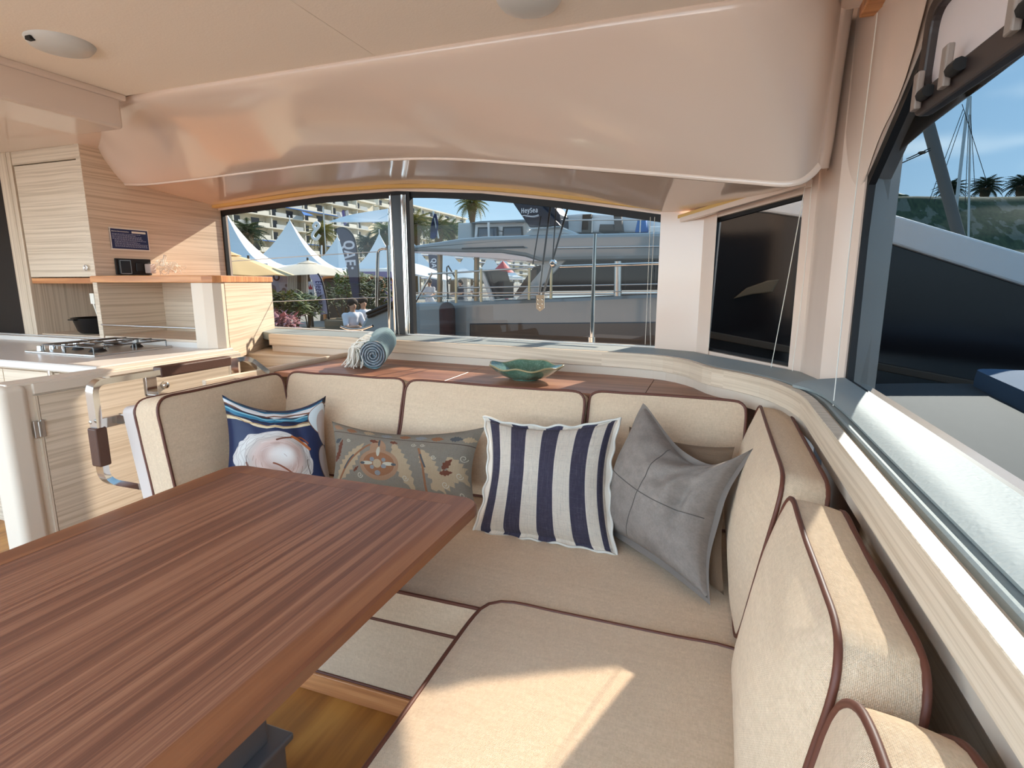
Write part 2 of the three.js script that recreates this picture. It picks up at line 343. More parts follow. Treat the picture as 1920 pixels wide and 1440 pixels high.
// ================= the saloon itself =================
const WO = [-0.304, -3.175], WD = [-0.9939, -0.1103];      // port window wall: origin at its right end, running left
const CO = [-0.065, -3.05], CDI = [0.6354, 0.7722];        // corner window
const RO = [0.45, -2.26], RD = [0.0274, 0.9996];           // windscreen, running towards the viewer
const wallAt = (s, y, out = 0) => [WO[0] + WD[0] * s + 0.1103 * out, y, WO[1] + WD[1] * s - 0.9939 * out];
const cornerAt = (s, y, out = 0) => [CO[0] + CDI[0] * s + 0.7722 * out, y, CO[1] + CDI[1] * s - 0.6354 * out];
const screenAt = (s, y, out = 0) => [RO[0] + RD[0] * s + 0.9996 * out, y, RO[1] + RD[1] * s - 0.0274 * out];
const onWall = (g) => g.applyMatrix4(frameMatrix(WO, WD));
const onCorner = (g) => g.applyMatrix4(frameMatrix(CO, CDI).multiply(new THREE.Matrix4().makeScale(1, 1, -1)));
const onScreen = (g) => g.applyMatrix4(frameMatrix(RO, RD).multiply(new THREE.Matrix4().makeScale(1, 1, -1)));
// a mirrored frame turns faces inside out: restore the winding
function flip(g) { g = g.index ? g.toNonIndexed() : g; for (const k of ['position', 'normal', 'uv']) { const a = g.attributes[k]; if (!a) continue; const n = a.itemSize, arr = a.array; for (let i = 0; i < a.count; i += 3) for (let c = 0; c < n; c++) { const t = arr[(i + 1) * n + c]; arr[(i + 1) * n + c] = arr[(i + 2) * n + c]; arr[(i + 2) * n + c] = t; } } g.computeVertexNormals(); return g; }
const cornerPanel = (...a) => flip(onCorner(panel(...a)));
const screenPanel = (...a) => flip(onScreen(panel(...a)));

// a single sheet of glass
function sheet(pts) { return new THREE.ShapeGeometry(new THREE.Shape(pts.map(([a, b]) => new THREE.Vector2(a, b)))); }
// floor: a slab with the harbour side of the hull below
struct('floor', bx(-5.3, 0.75, -0.14, -0.04, -3.9, 2.4, 0, 'z'), M.floor);
// hull sides below the windows
struct('wall_port', onWall(panel([[-0.1, -0.1], [5.0, -0.1], [5.0, 2.45], [-0.1, 2.45]], 0.1, [[[0.0, 0.985], [3.56, 0.985], ...[[3.566, 1.911], [2.982, 1.93], [2.433, 1.95], [1.766, 1.942], [1.113, 1.885], [0.55, 1.801], [0.0, 1.702]]]])), M.gelcoat);
struct('wall_corner', cornerPanel([[-0.14, 0], [0.7, 0], [0.7, 2.35], [-0.14, 2.35]], 0.06, [[[0.0, 1.0], [0.614, 0.99], [0.622, 1.70], [0.03, 1.655]]]), M.gelcoat);
struct('wall_forward', screenPanel([[-0.2, -0.1], [4.6, -0.1], [4.6, 0.95], [3.3, 0.95], [3.2, 2.4], [-0.2, 2.4]], 0.08, [[[-0.02, 0.985], [3.1, 0.985], [3.1, 2.02], [0.52, 2.04], [0.28, 1.874], [-0.02, 1.688], [-0.04, 1.5]]]), M.gelcoat);
struct('wall_aft', bx(-5.3, 0.75, -0.1, 0.35, 2.3, 2.4, 0), M.gelcoat);
struct('wall_left', [bx(-5.4, -5.3, -0.1, 2.45, -3.9, -1.2, 0), bx(-5.4, -5.3, -0.1, 0.9, -1.2, 2.4, 0)], M.gelcoat);
// roof slab, cut short just behind the viewer to let sky fill in
struct('roof', prism([[-5.5, -4.05], [-0.25, -3.42], [0.62, -2.62], [0.7, 0.55], [-5.5, 0.55]], 2.36, 2.46, 0), M.gelcoatWhite);
// ceiling: two vinyl panels with a seam between them, the lower galley strip beyond the beam
{
  const c = structGroup('ceiling');
  mesh('ceiling_panel', bx(-2.52, -1.2125, 2.15, 2.2, -1.89, 0.55, 0.004, 'z'), M.liner, c);
  mesh('ceiling_panel', bx(-1.2095, 0.46, 2.15, 2.2, -1.89, 0.55, 0.004, 'z'), M.liner, c);
  mesh('ceiling_backing', bx(-2.5, 0.4, 2.152, 2.21, -1.88, 0.55, 0), M.liner, c);
  mesh('galley_panel', bx(-5.3, -2.5, 2.2, 2.26, -2.75, 0.55, 0), M.gelcoat, c);
}
// the deep beam between saloon and galley, its upper lip a little proud
struct('trim_1', [bx(-2.8, -2.5, 2.007, 2.2, -1.87, 0.55, 0.018), bx(-2.52, -2.485, 2.125, 2.152, -1.885, 0.55, 0.008)], M.gelcoat);
// moulded pelmet all along the port side: fascia rolling down to a ridge, then a glossy soffit back to the window head
{
  const top = [[-3.83, 2.26, -2.66], [-3.5, 2.24, -2.46], [-3.1, 2.21, -2.2], [-2.62, 2.17, -1.96], [-2.35, 2.153, -1.89], [-1.9, 2.153, -1.885], [-1.3, 2.153, -1.885], [-0.78, 2.153, -1.885], [-0.3, 2.155, -1.885], [0.06, 2.16, -1.9], [0.24, 2.19, -2.0], [0.31, 2.22, -2.16]];
  const ridge = [[-3.83, 2.0, -2.83], [-3.6, 1.984, -2.80], [-3.25, 1.977, -2.75], [-2.8, 1.975, -2.69], [-2.35, 1.973, -2.63], [-1.9, 1.963, -2.56], [-1.3, 1.924, -2.48], [-0.78, 1.85, -2.41], [-0.3, 1.772, -2.34], [0.06, 1.712, -2.30], [0.235, 1.688, -2.28], [0.305, 1.74, -2.30]];
  const head = [[-3.83, 1.94, -3.58], [-3.6, 1.95, -3.53], [-3.25, 1.968, -3.49], [-2.8, 1.983, -3.44], [-2.35, 1.98, -3.39], [-1.9, 1.966, -3.34], [-1.3, 1.9, -3.275], [-0.78, 1.815, -3.22], [-0.3, 1.712, -3.15], [0.06, 1.71, -2.88], [0.25, 1.722, -2.64], [0.33, 1.75, -2.54]];
  const lerp = (a, b, t, dy = 0, dz = 0) => a.map((p, i) => [p[0] + (b[i][0] - p[0]) * t, p[1] + (b[i][1] - p[1]) * t + dy, p[2] + (b[i][2] - p[2]) * t + dz]);
  const rows = [top, lerp(top, ridge, 0.06, -0.022, 0.012), lerp(top, ridge, 0.35, -0.03, 0.025), lerp(top, ridge, 0.7, -0.028, 0.02), lerp(top, ridge, 0.93, -0.016, 0.008), ridge, lerp(ridge, head, 0.04, 0.012), lerp(ridge, head, 0.5, 0.006), head];
  struct('trim_2', loftGrid(rows, 64, 88, 0.02), M.gelcoat);
  // its rounded right-hand end, turning back to the side of the coachroof
  const end = (k) => [[0.31, 2.22, -2.16], [0.314, 2.1, -2.235], [0.314, 1.95, -2.28], [0.312, 1.83, -2.298], [0.306, 1.76, -2.302], [0.305, 1.74, -2.30]].map(([x, y, z]) => [x + [0, 0.02, 0.05, 0.06][k], y + [0, 0, 0.01, 0.02][k], z - [0, 0.012, 0.08, 0.3][k]]);
  struct('trim_3', loftGrid([end(0), end(1), end(2), end(3)], 12, 20, 0), M.gelcoat);
}
// posts between the windows
struct('pillar_port', prism([[-0.304, -3.155], [-0.08, -3.07], [-0.02, -2.985], [-0.03, -3.1], [-0.25, -3.3], [-0.304, -3.3]], 0.9, 1.72, 0.01), M.gelcoat);
struct('pillar_forward', prism([[0.305, -2.588], [0.345, -2.535], [0.372, -2.40], [0.385, -2.33], [0.43, -2.285], [0.45, -2.262], [0.56, -2.3], [0.42, -2.66]], 0.9, 2.36, 0.008), M.gelcoat);
// recessed side of the coachroof above the windscreen, rolling up to the ceiling
struct('trim_4', loftGrid([
  [[0.385, 1.66, -2.36], [0.388, 1.8, -2.34], [0.385, 2.0, -2.3], [0.375, 2.34, -2.26]],
  [[0.432, 1.66, -2.29], [0.436, 1.78, -2.2], [0.436, 1.95, -2.0], [0.42, 2.34, -1.9]],
  [[0.447, 1.675, -2.27], [0.45, 1.79, -2.14], [0.453, 1.93, -1.9], [0.44, 2.34, -1.6]]], 10, 16, 0), M.gelcoat);
struct('trim_5', loftGrid([
  [[0.31, 2.2, -2.2], [0.30, 2.2, -1.5], [0.30, 2.2, 0], [0.30, 2.2, 0.95]],
  [[0.40, 2.16, -2.1], [0.40, 2.15, -1.5], [0.405, 2.15, 0], [0.41, 2.15, 0.95]],
  [[0.452, 2.06, -1.9], [0.462, 2.05, -1.45], [0.498, 2.04, 0], [0.53, 2.04, 0.95]]], 10, 16, 0.01), M.gelcoat);

// ---- window panes, gaskets ----
{
  const w = structGroup('window_1');                         // long port window: two panes
  const arch = [[3.566, 1.911], [3.2, 1.924], [2.8, 1.94], [2.433, 1.95], [2.1, 1.949], [1.766, 1.942], [1.44, 1.92], [1.113, 1.885], [0.83, 1.847], [0.55, 1.801], [0.27, 1.752], [0, 1.702]];
  const yTop = (s) => { for (let i = 1; i < arch.length; i++) if (s >= arch[i][0]) { const a = arch[i], b = arch[i - 1]; return a[1] + (b[1] - a[1]) * (s - a[0]) / (b[0] - a[0]); } return 1.7; };
  const cut = (a, b) => [[a, 0.98], [b, 0.98], ...arch.filter(([s]) => s < b && s > a).map((p) => p).concat([[a, yTop(a)]]).reduce((l, p) => (l.push(p), l), [[b, yTop(b)]])];
  mesh('pane', onWall(sheet(cut(1.74, 3.55))).translate(0, 0, -0.045), M.glass, w);
  mesh('pane', onWall(sheet(cut(0.0, 1.74))).translate(0, 0, -0.045), M.glass, w);
  const head = (a, b, t, o, h) => { const ps = []; for (let i = 0; i <= 24; i++) { const s = a + (b - a) * i / 24; ps.push([s, yTop(s) + o]); } return onWall(panel([...ps, ...ps.slice().reverse().map(([s, y]) => [s, y - h])], t)); };
  mesh('gasket', [head(0, 3.56, 0.03, 0.004, 0.042).translate(0, 0, -0.02), onWall(panel([[3.52, 0.985], [3.566, 0.985], [3.566, 1.92], [3.52, 1.92]], 0.03)).translate(0, 0, -0.02), onWall(panel([[1.652, 0.985], [1.676, 0.985], [1.676, 1.93], [1.652, 1.93]], 0.04)).translate(0, 0, -0.006)], M.black, w);
  mesh('sill_rail', onWall(panel([[-0.02, 0.968], [3.6, 0.968], [3.6, 0.992], [-0.02, 0.992]], 0.03)).translate(0, 0, 0.0), M.gelcoatWhite, w);
  const strip2 = (a, b, t, o, m, n) => mesh(n, onWall(panel([[a, 0.985], [b, 0.985], [b, 1.915], [a, 1.915]], t, [], 0.003)).translate(0, 0, o), m, w);
  strip2(1.712, 1.792, 0.03, 0.010, M.blackGloss, 'mullion'); strip2(1.696, 1.712, 0.03, 0.014, M.chrome, 'mullion_edge'); strip2(1.792, 1.808, 0.03, 0.014, M.chrome, 'mullion_edge'); strip2(1.682, 1.692, 0.02, -0.004, M.chrome, 'mullion_edge');  // centre face coloured black for the dark reflection in the polished post
  // pleated blind folded up under the head
  mesh('blind', [head(0.0, 3.6, 0.035, 0.034, 0.022).translate(0, 0, 0.06)], M.blind, w);
}
{
  const w = structGroup('window_2');                         // corner window
  mesh('pane', onCorner(sheet([[-0.01, 0.99], [0.625, 0.98], [0.632, 1.71], [0.02, 1.665]])).translate(0.03, 0, -0.03), M.glass, w);
  mesh('gasket', cornerPanel([[-0.006, 0.992], [0.622, 0.982], [0.63, 1.708], [0.024, 1.662]], 0.02, [[[0.016, 1.012], [0.606, 1.002], [0.612, 1.684], [0.044, 1.638]]]).translate(0.014, 0, -0.012), M.black, w);
  mesh('blind_rail', cornerPanel([[-0.15, 1.672], [0.66, 1.738], [0.66, 1.756], [-0.15, 1.688]], 0.03).translate(-0.055, 0, 0.045), M.blind, w);
  mesh('blind_cassette', cornerPanel([[-0.13, 1.652], [0.66, 1.712], [0.66, 1.738], [-0.13, 1.674]], 0.03).translate(-0.055, 0, 0.045), M.gelcoat, w);
}
{
  const w = structGroup('window_3');                         // windscreen
  const o = [[-0.02, 0.985], [3.1, 0.985], [3.1, 2.02], [0.52, 2.04], [0.28, 1.874], [-0.02, 1.688], [-0.04, 1.5]], inn = [[0.02, 1.0], [3.08, 1.0], [3.08, 2.0], [0.535, 2.005], [0.30, 1.845], [0.016, 1.668], [0.002, 1.5]];
  mesh('pane', onScreen(sheet(o)).translate(0.03, 0, 0), M.screenGlass, w);
  mesh('gasket', screenPanel(o.map(([s, y]) => [s, y]), 0.022, [inn]).translate(0.006, 0, 0), M.black, w);
}
// sills: white ledges from the oak fascia out to the glass
const FAS = [[-2.939, -3.074], [-2.305, -3.045], [-1.729, -2.997], [-0.864, -2.92], [-0.403, -2.872], [-0.243, -2.824], [-0.123, -2.712], [-0.02, -2.519], [0.089, -2.408], [0.187, -2.283], [0.25, -2.125], [0.282, -1.96], [0.285, -1.729], [0.289, -1.153], [0.293, -0.576], [0.3, 0.5], [0.312, 2.28]];
const fasCurve = new THREE.CatmullRomCurve3(FAS.map(([x, z]) => V(x, 0, z)), false, 'centripetal').getSpacedPoints(120);
{
  const off = (k) => fasCurve.map((p, i) => { const a = fasCurve[Math.max(0, i - 1)], b = fasCurve[Math.min(120, i + 1)], t = b.clone().sub(a).normalize(); return [p.x + t.z * k, p.z - t.x * k]; });
  const strip = (a, b, y0, y1, grain) => prism([...off(a), ...off(b).reverse()], y0, y1, 0.0015, 'h');
  struct('trim_6', strip(0, 0.032, 0.908, 0.985, 'x'), M.oak);                     // upper fascia, its flat top edge
  struct('trim_7', strip(0.026, 0.05, 0.845, 0.91, 'x'), M.oakPlain);            // lower step, set back
  struct('trim_8', strip(0.036, 0.052, 0.90, 0.968, 'x'), M.oakPlain);            // groove behind the fascia
  const outer = [[0.55, 2.28], [0.50, -0.6], [0.455, -2.24], [0.39, -2.33], [0.345, -2.53], [-0.04, -2.99], [-0.09, -3.07], [-0.3, -3.165], [-3.85, -3.565]];
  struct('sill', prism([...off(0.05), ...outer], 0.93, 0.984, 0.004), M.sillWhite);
  // raised white coaming under the windscreen
  struct('trim_9', loftGrid([
    [[0.27, 0.987, -2.12], [0.345, 0.987, -1.9], [0.36, 0.987, -1], [0.38, 0.987, 2.28]].map((p) => p),
    [[0.33, 1.0, -2.16], [0.385, 1.0, -1.9], [0.40, 1.0, -1], [0.43, 1.0, 2.28]],
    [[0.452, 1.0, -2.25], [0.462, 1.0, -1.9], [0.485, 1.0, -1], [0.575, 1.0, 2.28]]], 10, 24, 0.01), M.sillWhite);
  struct('wall_lining', prism([...off(0.07).slice(64), ...off(0.12).slice(64).reverse()], -0.1, 0.935, 0, 'h'), M.oak);
}
// ================= dinette =================
// L-shaped settee base: upholstered front over an oak plinth
{
  const L = [[-2.03, -2.36], [0.2, -2.36], [0.2, 1.2], [-0.56, 1.2], [-0.56, -1.365], [-2.03, -1.365]];
  const b = thing('settee_base', 'cream upholstered L-shaped settee base on an oak plinth under the seat cushions', 'settee');
  mesh('base_panel', prism(L, 0.03, 0.305, 0.004), M.fabric, b);
  mesh('plinth', prism([[-2.0, -2.3], [0.15, -2.3], [0.15, 1.1], [-0.53, 1.1], [-0.53, -1.35], [-2.0, -1.35]], -0.04, 0.03, 0.002), M.honey, b);
  mesh('piping', tube([[-2.03, 0.033, -1.362], [-1.3, 0.033, -1.362], [-0.556, 0.033, -1.362], [-0.556, 0.033, -1.35], [-0.556, 0.033, 1.2]], 0.005, 60, 6, false, 0.05), M.piping, b);
}
cushion('seat_cushion', 'long cream seat cushion in front of the row of backrests, pillows standing on it', 2.15, 0.865, 0.11, basis([-0.945, 0.365, -1.7675], [1, 0, 0], [0, 0, -1]), { r: 0.04, bulge: 0.012, seed: 4 });
cushion('seat_cushion', 'wide cream seat cushion nearest the viewer, with the sunlit patch on it', 0.735, 2.3, 0.11, basis([-0.2115, 0.376, -0.232], [1, 0, 0], [0, 0, -1]), { r: 0.085, bulge: 0.016, seed: 9 });
// backrests along the port side, reclined; front edge line given
function backCushion(x0, x1, zt, label, seed) {
  const y = V(0, 0.462, -(Math.abs(zt) - 2.1)), h = y.length(), n = V(1, 0, 0).cross(y).normalize();
  const o = V((x0 + x1) / 2, 0.43 + y.y / 2, -2.1 + y.z / 2).addScaledVector(n, -0.065);
  return cushion('back_cushion', label, x1 - x0, h, 0.13, basis(o.toArray(), [1, 0, 0], y.toArray()), { r: 0.045, bulge: 0.03, seed }, 'backrest cushions along the window side');
}
backCushion(-2.05, -1.362, -2.265, 'cream backrest cushion behind the blue oyster-print pillow', 21);
backCushion(-1.348, -0.492, -2.255, 'middle cream backrest cushion, between the left and right ones below the counter', 22);
backCushion(-0.478, 0.135, -2.285, 'cream backrest cushion directly behind the grey suede pillow', 23);
function sideCushion(z0, z1, label, seed, o = {}) {
  const y = V(0.078, 0.462, 0), h = y.length(), X = V(0, 0, 1), n = X.clone().cross(y).normalize();
  const c = V(0.10 + 0.039, 0.43 + 0.231, (z0 + z1) / 2).addScaledVector(n, -0.052);
  return cushion('back_cushion', label, z1 - z0, h, 0.1, basis(c.toArray(), [0, 0, 1], y.toArray()), { r: 0.06, bulge: 0.055, seed, side: 0.004, ...o }, 'backrest cushions along the windscreen side');
}
sideCushion(-2.28, -1.385, 'cream backrest cushion in the corner beside the grey suede pillow', 31, { r: 0.075 });
sideCushion(-1.318, -0.72, 'middle cream backrest cushion under the windscreen, sun striping its top', 32, { r: 0.075 });
sideCushion(-0.70, 0.2, 'nearest cream backrest cushion under the windscreen, cut by the photo edge', 33, { r: 0.1 });
// the left arm: a backrest hung on a polished tube frame
{
  const y = V(-0.075, 0.47, 0), X = V(0, 0, -1), n = X.clone().cross(y).normalize(), o = V(-2.02, 0.655, -1.875).addScaledVector(n, -0.065);
  const m = basis(o.toArray(), [0, 0, -1], y.toArray());
  cushion('back_cushion', 'cream end backrest cushion hung on the polished tube frame beside the aisle', 0.69, 0.485, 0.13, m, { r: 0.055, bulge: 0.02, seed: 41 });
  const f = thing('backrest_frame', 'polished steel tube frame with brown leather grips behind the end backrest', 'frame');
  const shell = cushionGeo(0.68, 0.47, 0.06, { r: 0.03, bulge: 0, back: 0.004, side: 0, wob: 0 }).geo; shell.applyMatrix4(m.clone().multiply(new THREE.Matrix4().makeTranslation(-0.01, -0.012, -0.1)));
  mesh('shell', shell, M.lightGrey, f);
  mesh('tube', bar([[-2.2, 0.47, -1.60], [-2.3, 0.55, -1.455], [-2.3, 0.955, -1.455], [-2.3, 0.955, -2.24], [-2.27, 0.86, -2.34]], 0.024, 0.042, [1, 0, 0.001], 0.045, 120), M.chrome, f);
  mesh('leather_grip', bx(-2.326, -2.274, 0.615, 0.775, -1.479, -1.431, 0.008), M.leather, f);
  mesh('leather_grip', bx(-2.326, -2.274, 0.931, 0.979, -2.12, -1.735, 0.008), M.leather, f);
  mesh('bracket', [bx(-2.305, -2.285, 0.86, 0.945, -1.72, -1.67, 0.003), bx(-2.30, -2.18, 0.84, 0.87, -1.72, -1.67, 0.003)], M.chrome, f);
  mesh('bracket', [bx(-2.305, -2.285, 0.86, 0.945, -2.17, -2.12, 0.003), bx(-2.30, -2.18, 0.84, 0.87, -2.17, -2.12, 0.003)], M.chrome, f);
  mesh('bracket', [bx(-2.312, -2.29, 0.765, 0.808, -1.56, -1.45, 0.003), bx(-2.31, -2.14, 0.765, 0.808, -1.575, -1.545, 0.003)], M.chrome, f);
  mesh('screw', new THREE.SphereGeometry(0.008, 10, 8).scale(1, 1, 0.4).translate(-2.3, 0.80, -1.433), M.steel, f);
}
// ---------- table ----------
{
  const rr = (x0, x1, z0, z1, r) => { const p = []; [[x1 - r, z1 - r, 0], [x0 + r, z1 - r, 90], [x0 + r, z0 + r, 180], [x1 - r, z0 + r, 270]].forEach(([x, z, a]) => { for (let i = 0; i <= 8; i++) { const t = D2R(a + 11.25 * i); p.push([x + r * Math.cos(t), z + r * Math.sin(t)]); } }); return p; };
  const t = thing('dining_table', 'walnut dining table with a teak edge on a grey telescopic pedestal', 'table');
  mesh('edging', prism(rr(-1.652, -0.645, -1.512, 0.55, 0.07), 0.643, 0.68, 0.006, 'z', [rr(-1.578, -0.706, -1.444, 0.48, 0.022)]), M.teak, t);
  mesh('tabletop', prism(rr(-1.576, -0.708, -1.442, 0.478, 0.02), 0.65, 0.6797, 0.0012, 'z'), M.walnut, t);
  const p = mesh('pedestal', [bx(-1.2, -1.06, 0.12, 0.65, -1.0, -0.78, 0.015)], M.greyMetal, t);
  mesh('sleeve', [bx(-1.225, -1.035, -0.04, 0.125, -1.03, -0.75, 0.012), bx(-1.24, -1.02, 0.105, 0.128, -1.045, -0.735, 0.008)], M.greyMetal, p);
}
// ---------- counter behind the backrests ----------
{
  const back = fasCurve.map((p, i) => { const a = fasCurve[Math.max(0, i - 1)], b = fasCurve[Math.min(120, i + 1)], t = b.clone().sub(a).normalize(); return [p.x + t.z * 0.04, p.z - t.x * 0.04]; }).slice(0, 80);
  const zAt = (x) => { for (let i = 1; i < back.length; i++) if (back[i][0] >= x) { const a = back[i - 1], b = back[i]; return a[1] + (b[1] - a[1]) * (x - a[0]) / (b[0] - a[0]); } return -2.4; };
  const part = (x0, x1) => [[x1, zAt(x1)], ...back.filter(([x]) => x > x0 && x < x1).reverse(), [x0, zAt(x0)]];
  const zf = -2.385;
  const c = thing('counter', 'teak veneered counter behind the backrests carrying the green bowl', 'counter');
  mesh('counter_board', prism([[-2.262, zf], [-1.2515, zf], ...part(-2.262, -1.2515)], 0.835, 0.86, 0.001, 'x'), M.counter, c);
  mesh('counter_board', prism([[-1.2495, zf], [-0.2715, zf], ...part(-1.2495, -0.2715)], 0.835, 0.86, 0.001, 'x'), M.counter, c);
  mesh('counter_board', prism([[-0.2685, zf], [0.10, zf], ...part(-0.2685, 0.13)], 0.835, 0.86, 0.001, 'x'), M.counter, c);
  mesh('fiddle_rail', bx(-2.292, -2.268, 0.8, 0.885, -3.16, -1.95, 0.004, 'z'), M.oak, c);
  const s = thing('shelf_tray', 'light oak tray shelf between the galley and the teak counter', 'shelf');
  mesh('tray_board', prism([[-3.2, -2.93], [-2.293, -2.95], [-2.293, -3.22], [-3.2, -3.32]], 0.842, 0.862, 0.0015), M.oak, s);
  mesh('tray_front', prism([[-3.16, -2.90], [-2.293, -2.925], [-2.293, -2.945], [-3.16, -2.92]], 0.74, 0.868, 0.002), M.oak, s);
}
// ================= galley =================
{
  const g = thing('worktop', 'white galley worktop with an upstand, the gas hob set into it', 'worktop');
  mesh('slab', prism([[-2.775, -1.79], [-5.25, -1.79], [-5.25, -3.45], [-3.3, -3.45], [-2.86, -2.64], [-2.79, -2.62], [-2.775, -2.48]], 0.905, 0.945, 0.006), M.solid, g);
  mesh('upstand', [bx(-5.2, -2.95, 0.94, 0.978, -2.58, -2.535, 0.004), bx(-5.25, -3.9, 0.94, 0.975, -2.5, -2.46, 0.004)], M.solid, g);
  const u = thing('base_unit', 'dark oak galley base unit with drawers below the white worktop', 'cabinet');
  mesh('carcass', prism([[-2.82, -1.86], [-5.2, -1.86], [-5.2, -3.4], [-3.4, -3.4], [-2.95, -2.64], [-2.82, -2.6]], -0.04, 0.9, 0.002), M.oak, u);
  for (const [x0, x1, y0, y1] of [[-3.6, -2.84, 0.70, 0.885], [-3.6, -2.84, 0.42, 0.692], [-3.6, -2.84, 0.06, 0.412], [-4.3, -3.606, 0.06, 0.885], [-5.0, -4.306, 0.06, 0.885]]) { const d = mesh('drawer_front', bx(x0, x1, y0, y1, -1.862, -1.842, 0.002), M.oak, u); if (y0 === 0.7) mesh('handle', [rod([-3.19, 0.865, -1.83], [-3.19, 0.90, -1.83], 0.012), rod([-3.19, 0.882, -1.845], [-3.19, 0.882, -1.82], 0.006)], M.chrome, d); }
}
{
  const p = thing('galley_partition', 'low oak partition cabinet with a sunlit door beside the aisle', 'cabinet');
  mesh('carcass', bx(-2.755, -2.662, -0.04, 0.928, -2.54, -1.42, 0.004, 'z'), M.oakPlain, p);
  mesh('end_post', bx(-2.775, -2.643, -0.04, 0.935, -1.43, -1.325, 0.03, 'y'), M.oakPlain, p);
  mesh('top_rail', bx(-2.672, -2.65, 0.885, 0.93, -2.54, -1.45, 0.003, 'z'), M.oakPlain, p);
  mesh('top_rail', bx(-2.76, -2.66, 0.922, 0.94, -2.54, -1.36, 0.006, 'z'), M.oakPlain, p);
  const d = mesh('door', bx(-2.668, -2.65, 0.02, 0.878, -2.52, -1.462, 0.002, 'z'), M.oak, p);
  mesh('edge_strip', bx(-2.667, -2.648, 0.02, 0.878, -1.459, -1.448, 0.001, 'y'), M.oak, p);
  const k = mesh('knob', new THREE.LatheGeometry([[0, 0.024], [0.012, 0.023], [0.018, 0.016], [0.016, 0.004], [0.021, 0], [0, 0]].map(([a, b]) => new THREE.Vector2(a, b)), 20).rotateZ(-Math.PI / 2).translate(-2.65, 0.823, -2.03), M.chrome, d);
  mesh('hinge', [bx(-2.652, -2.642, 0.70, 0.775, -1.468, -1.452, 0.003), bx(-2.652, -2.642, 0.70, 0.775, -1.442, -1.426, 0.003), rod([-2.644, 0.705, -1.447], [-2.644, 0.77, -1.447], 0.006)], M.steel, p);
}
{
  const c = thing('overhead_cabinet', 'tall oak wall cabinet with a push-knob door above the worktop', 'cabinet');
  mesh('side_panel', bx(-3.862, -3.82, 0.945, 2.26, -3.62, -2.54, 0.003, 'z'), M.oak, c);
  mesh('side_panel', bx(-4.54, -4.50, 0.945, 2.2, -3.5, -2.54, 0.003, 'y'), M.oak, c);
  mesh('top_panel', bx(-4.5, -3.862, 2.115, 2.2, -2.58, -2.546, 0.002), M.oak, c);
  const d = mesh('door', bx(-4.49, -3.868, 1.378, 2.108, -2.575, -2.548, 0.003), M.oak, c);
  mesh('knob', [new THREE.CylinderGeometry(0.019, 0.019, 0.014, 24).rotateX(Math.PI / 2).translate(-3.9, 1.437, -2.543), new THREE.TorusGeometry(0.017, 0.004, 8, 24).translate(-3.9, 1.437, -2.536)], M.chrome, d);
  mesh('shelf', bx(-4.5, -3.862, 1.335, 1.372, -3.4, -2.556, 0.003), M.honey, c);
  mesh('back_panel', bx(-4.5, -3.862, 0.945, 2.2, -3.2, -3.18, 0.001), M.oak, c);
  mesh('plinth', bx(-4.5, -3.862, 0.945, 0.985, -3.2, -2.57, 0.002), M.oak, c);
}
{
  const c = thing('shelf_unit', 'low oak shelf unit with a honey-edged top beside the port window', 'cabinet');
  mesh('top_board', prism([[-3.818, -2.5], [-2.95, -2.5], [-2.87, -2.508], [-2.815, -2.535], [-2.79, -2.58], [-3.262, -3.50], [-3.818, -3.555]], 1.342, 1.384, 0.004), M.honey, c);
  mesh('corner_post', prism([[-2.965, -2.515], [-2.88, -2.52], [-2.83, -2.545], [-2.808, -2.59], [-2.83, -2.635], [-2.87, -2.62], [-2.965, -2.56]], 0.945, 1.342, 0.003, 'y'), M.oakPlain, c);
  mesh('side_board', prism([[-2.825, -2.632], [-3.272, -3.495], [-3.32, -3.495], [-2.87, -2.62]], 0.862, 1.342, 0.001, 'h'), M.oak, c);
  mesh('inner_side', prism([[-2.965, -2.56], [-2.995, -2.56], [-3.2, -3.0], [-3.17, -3.0]], 0.945, 1.342, 0.001, 'h'), M.oak, c);
  mesh('back_panel', bx(-3.82, -3.15, 0.945, 1.342, -3.02, -3.0, 0.001), M.oak, c);
  mesh('shelf', prism([[-3.815, -2.545], [-2.98, -2.545], [-3.2, -2.99], [-3.815, -2.99]], 0.946, 0.992, 0.002), M.oak, c);
  mesh('fiddle_rod', rod([-3.82, 1.066, -2.535], [-2.96, 1.066, -2.535], 0.005), M.steel, c);
}
{
  const b = thing('tall_unit', 'black glossy tall panel at the left edge of the galley', 'appliance');
  mesh('front', bx(-5.25, -4.64, 0.95, 2.12, -2.6, -2.55, 0.004), M.blackGloss, b);  // plain black panel filling the left end of the row
  mesh('frame', [bx(-4.64, -4.545, 0.945, 2.2, -2.62, -2.54, 0.003, 'y'), bx(-5.25, -4.64, 2.12, 2.2, -2.62, -2.545, 0.003)], M.oak, b);
}
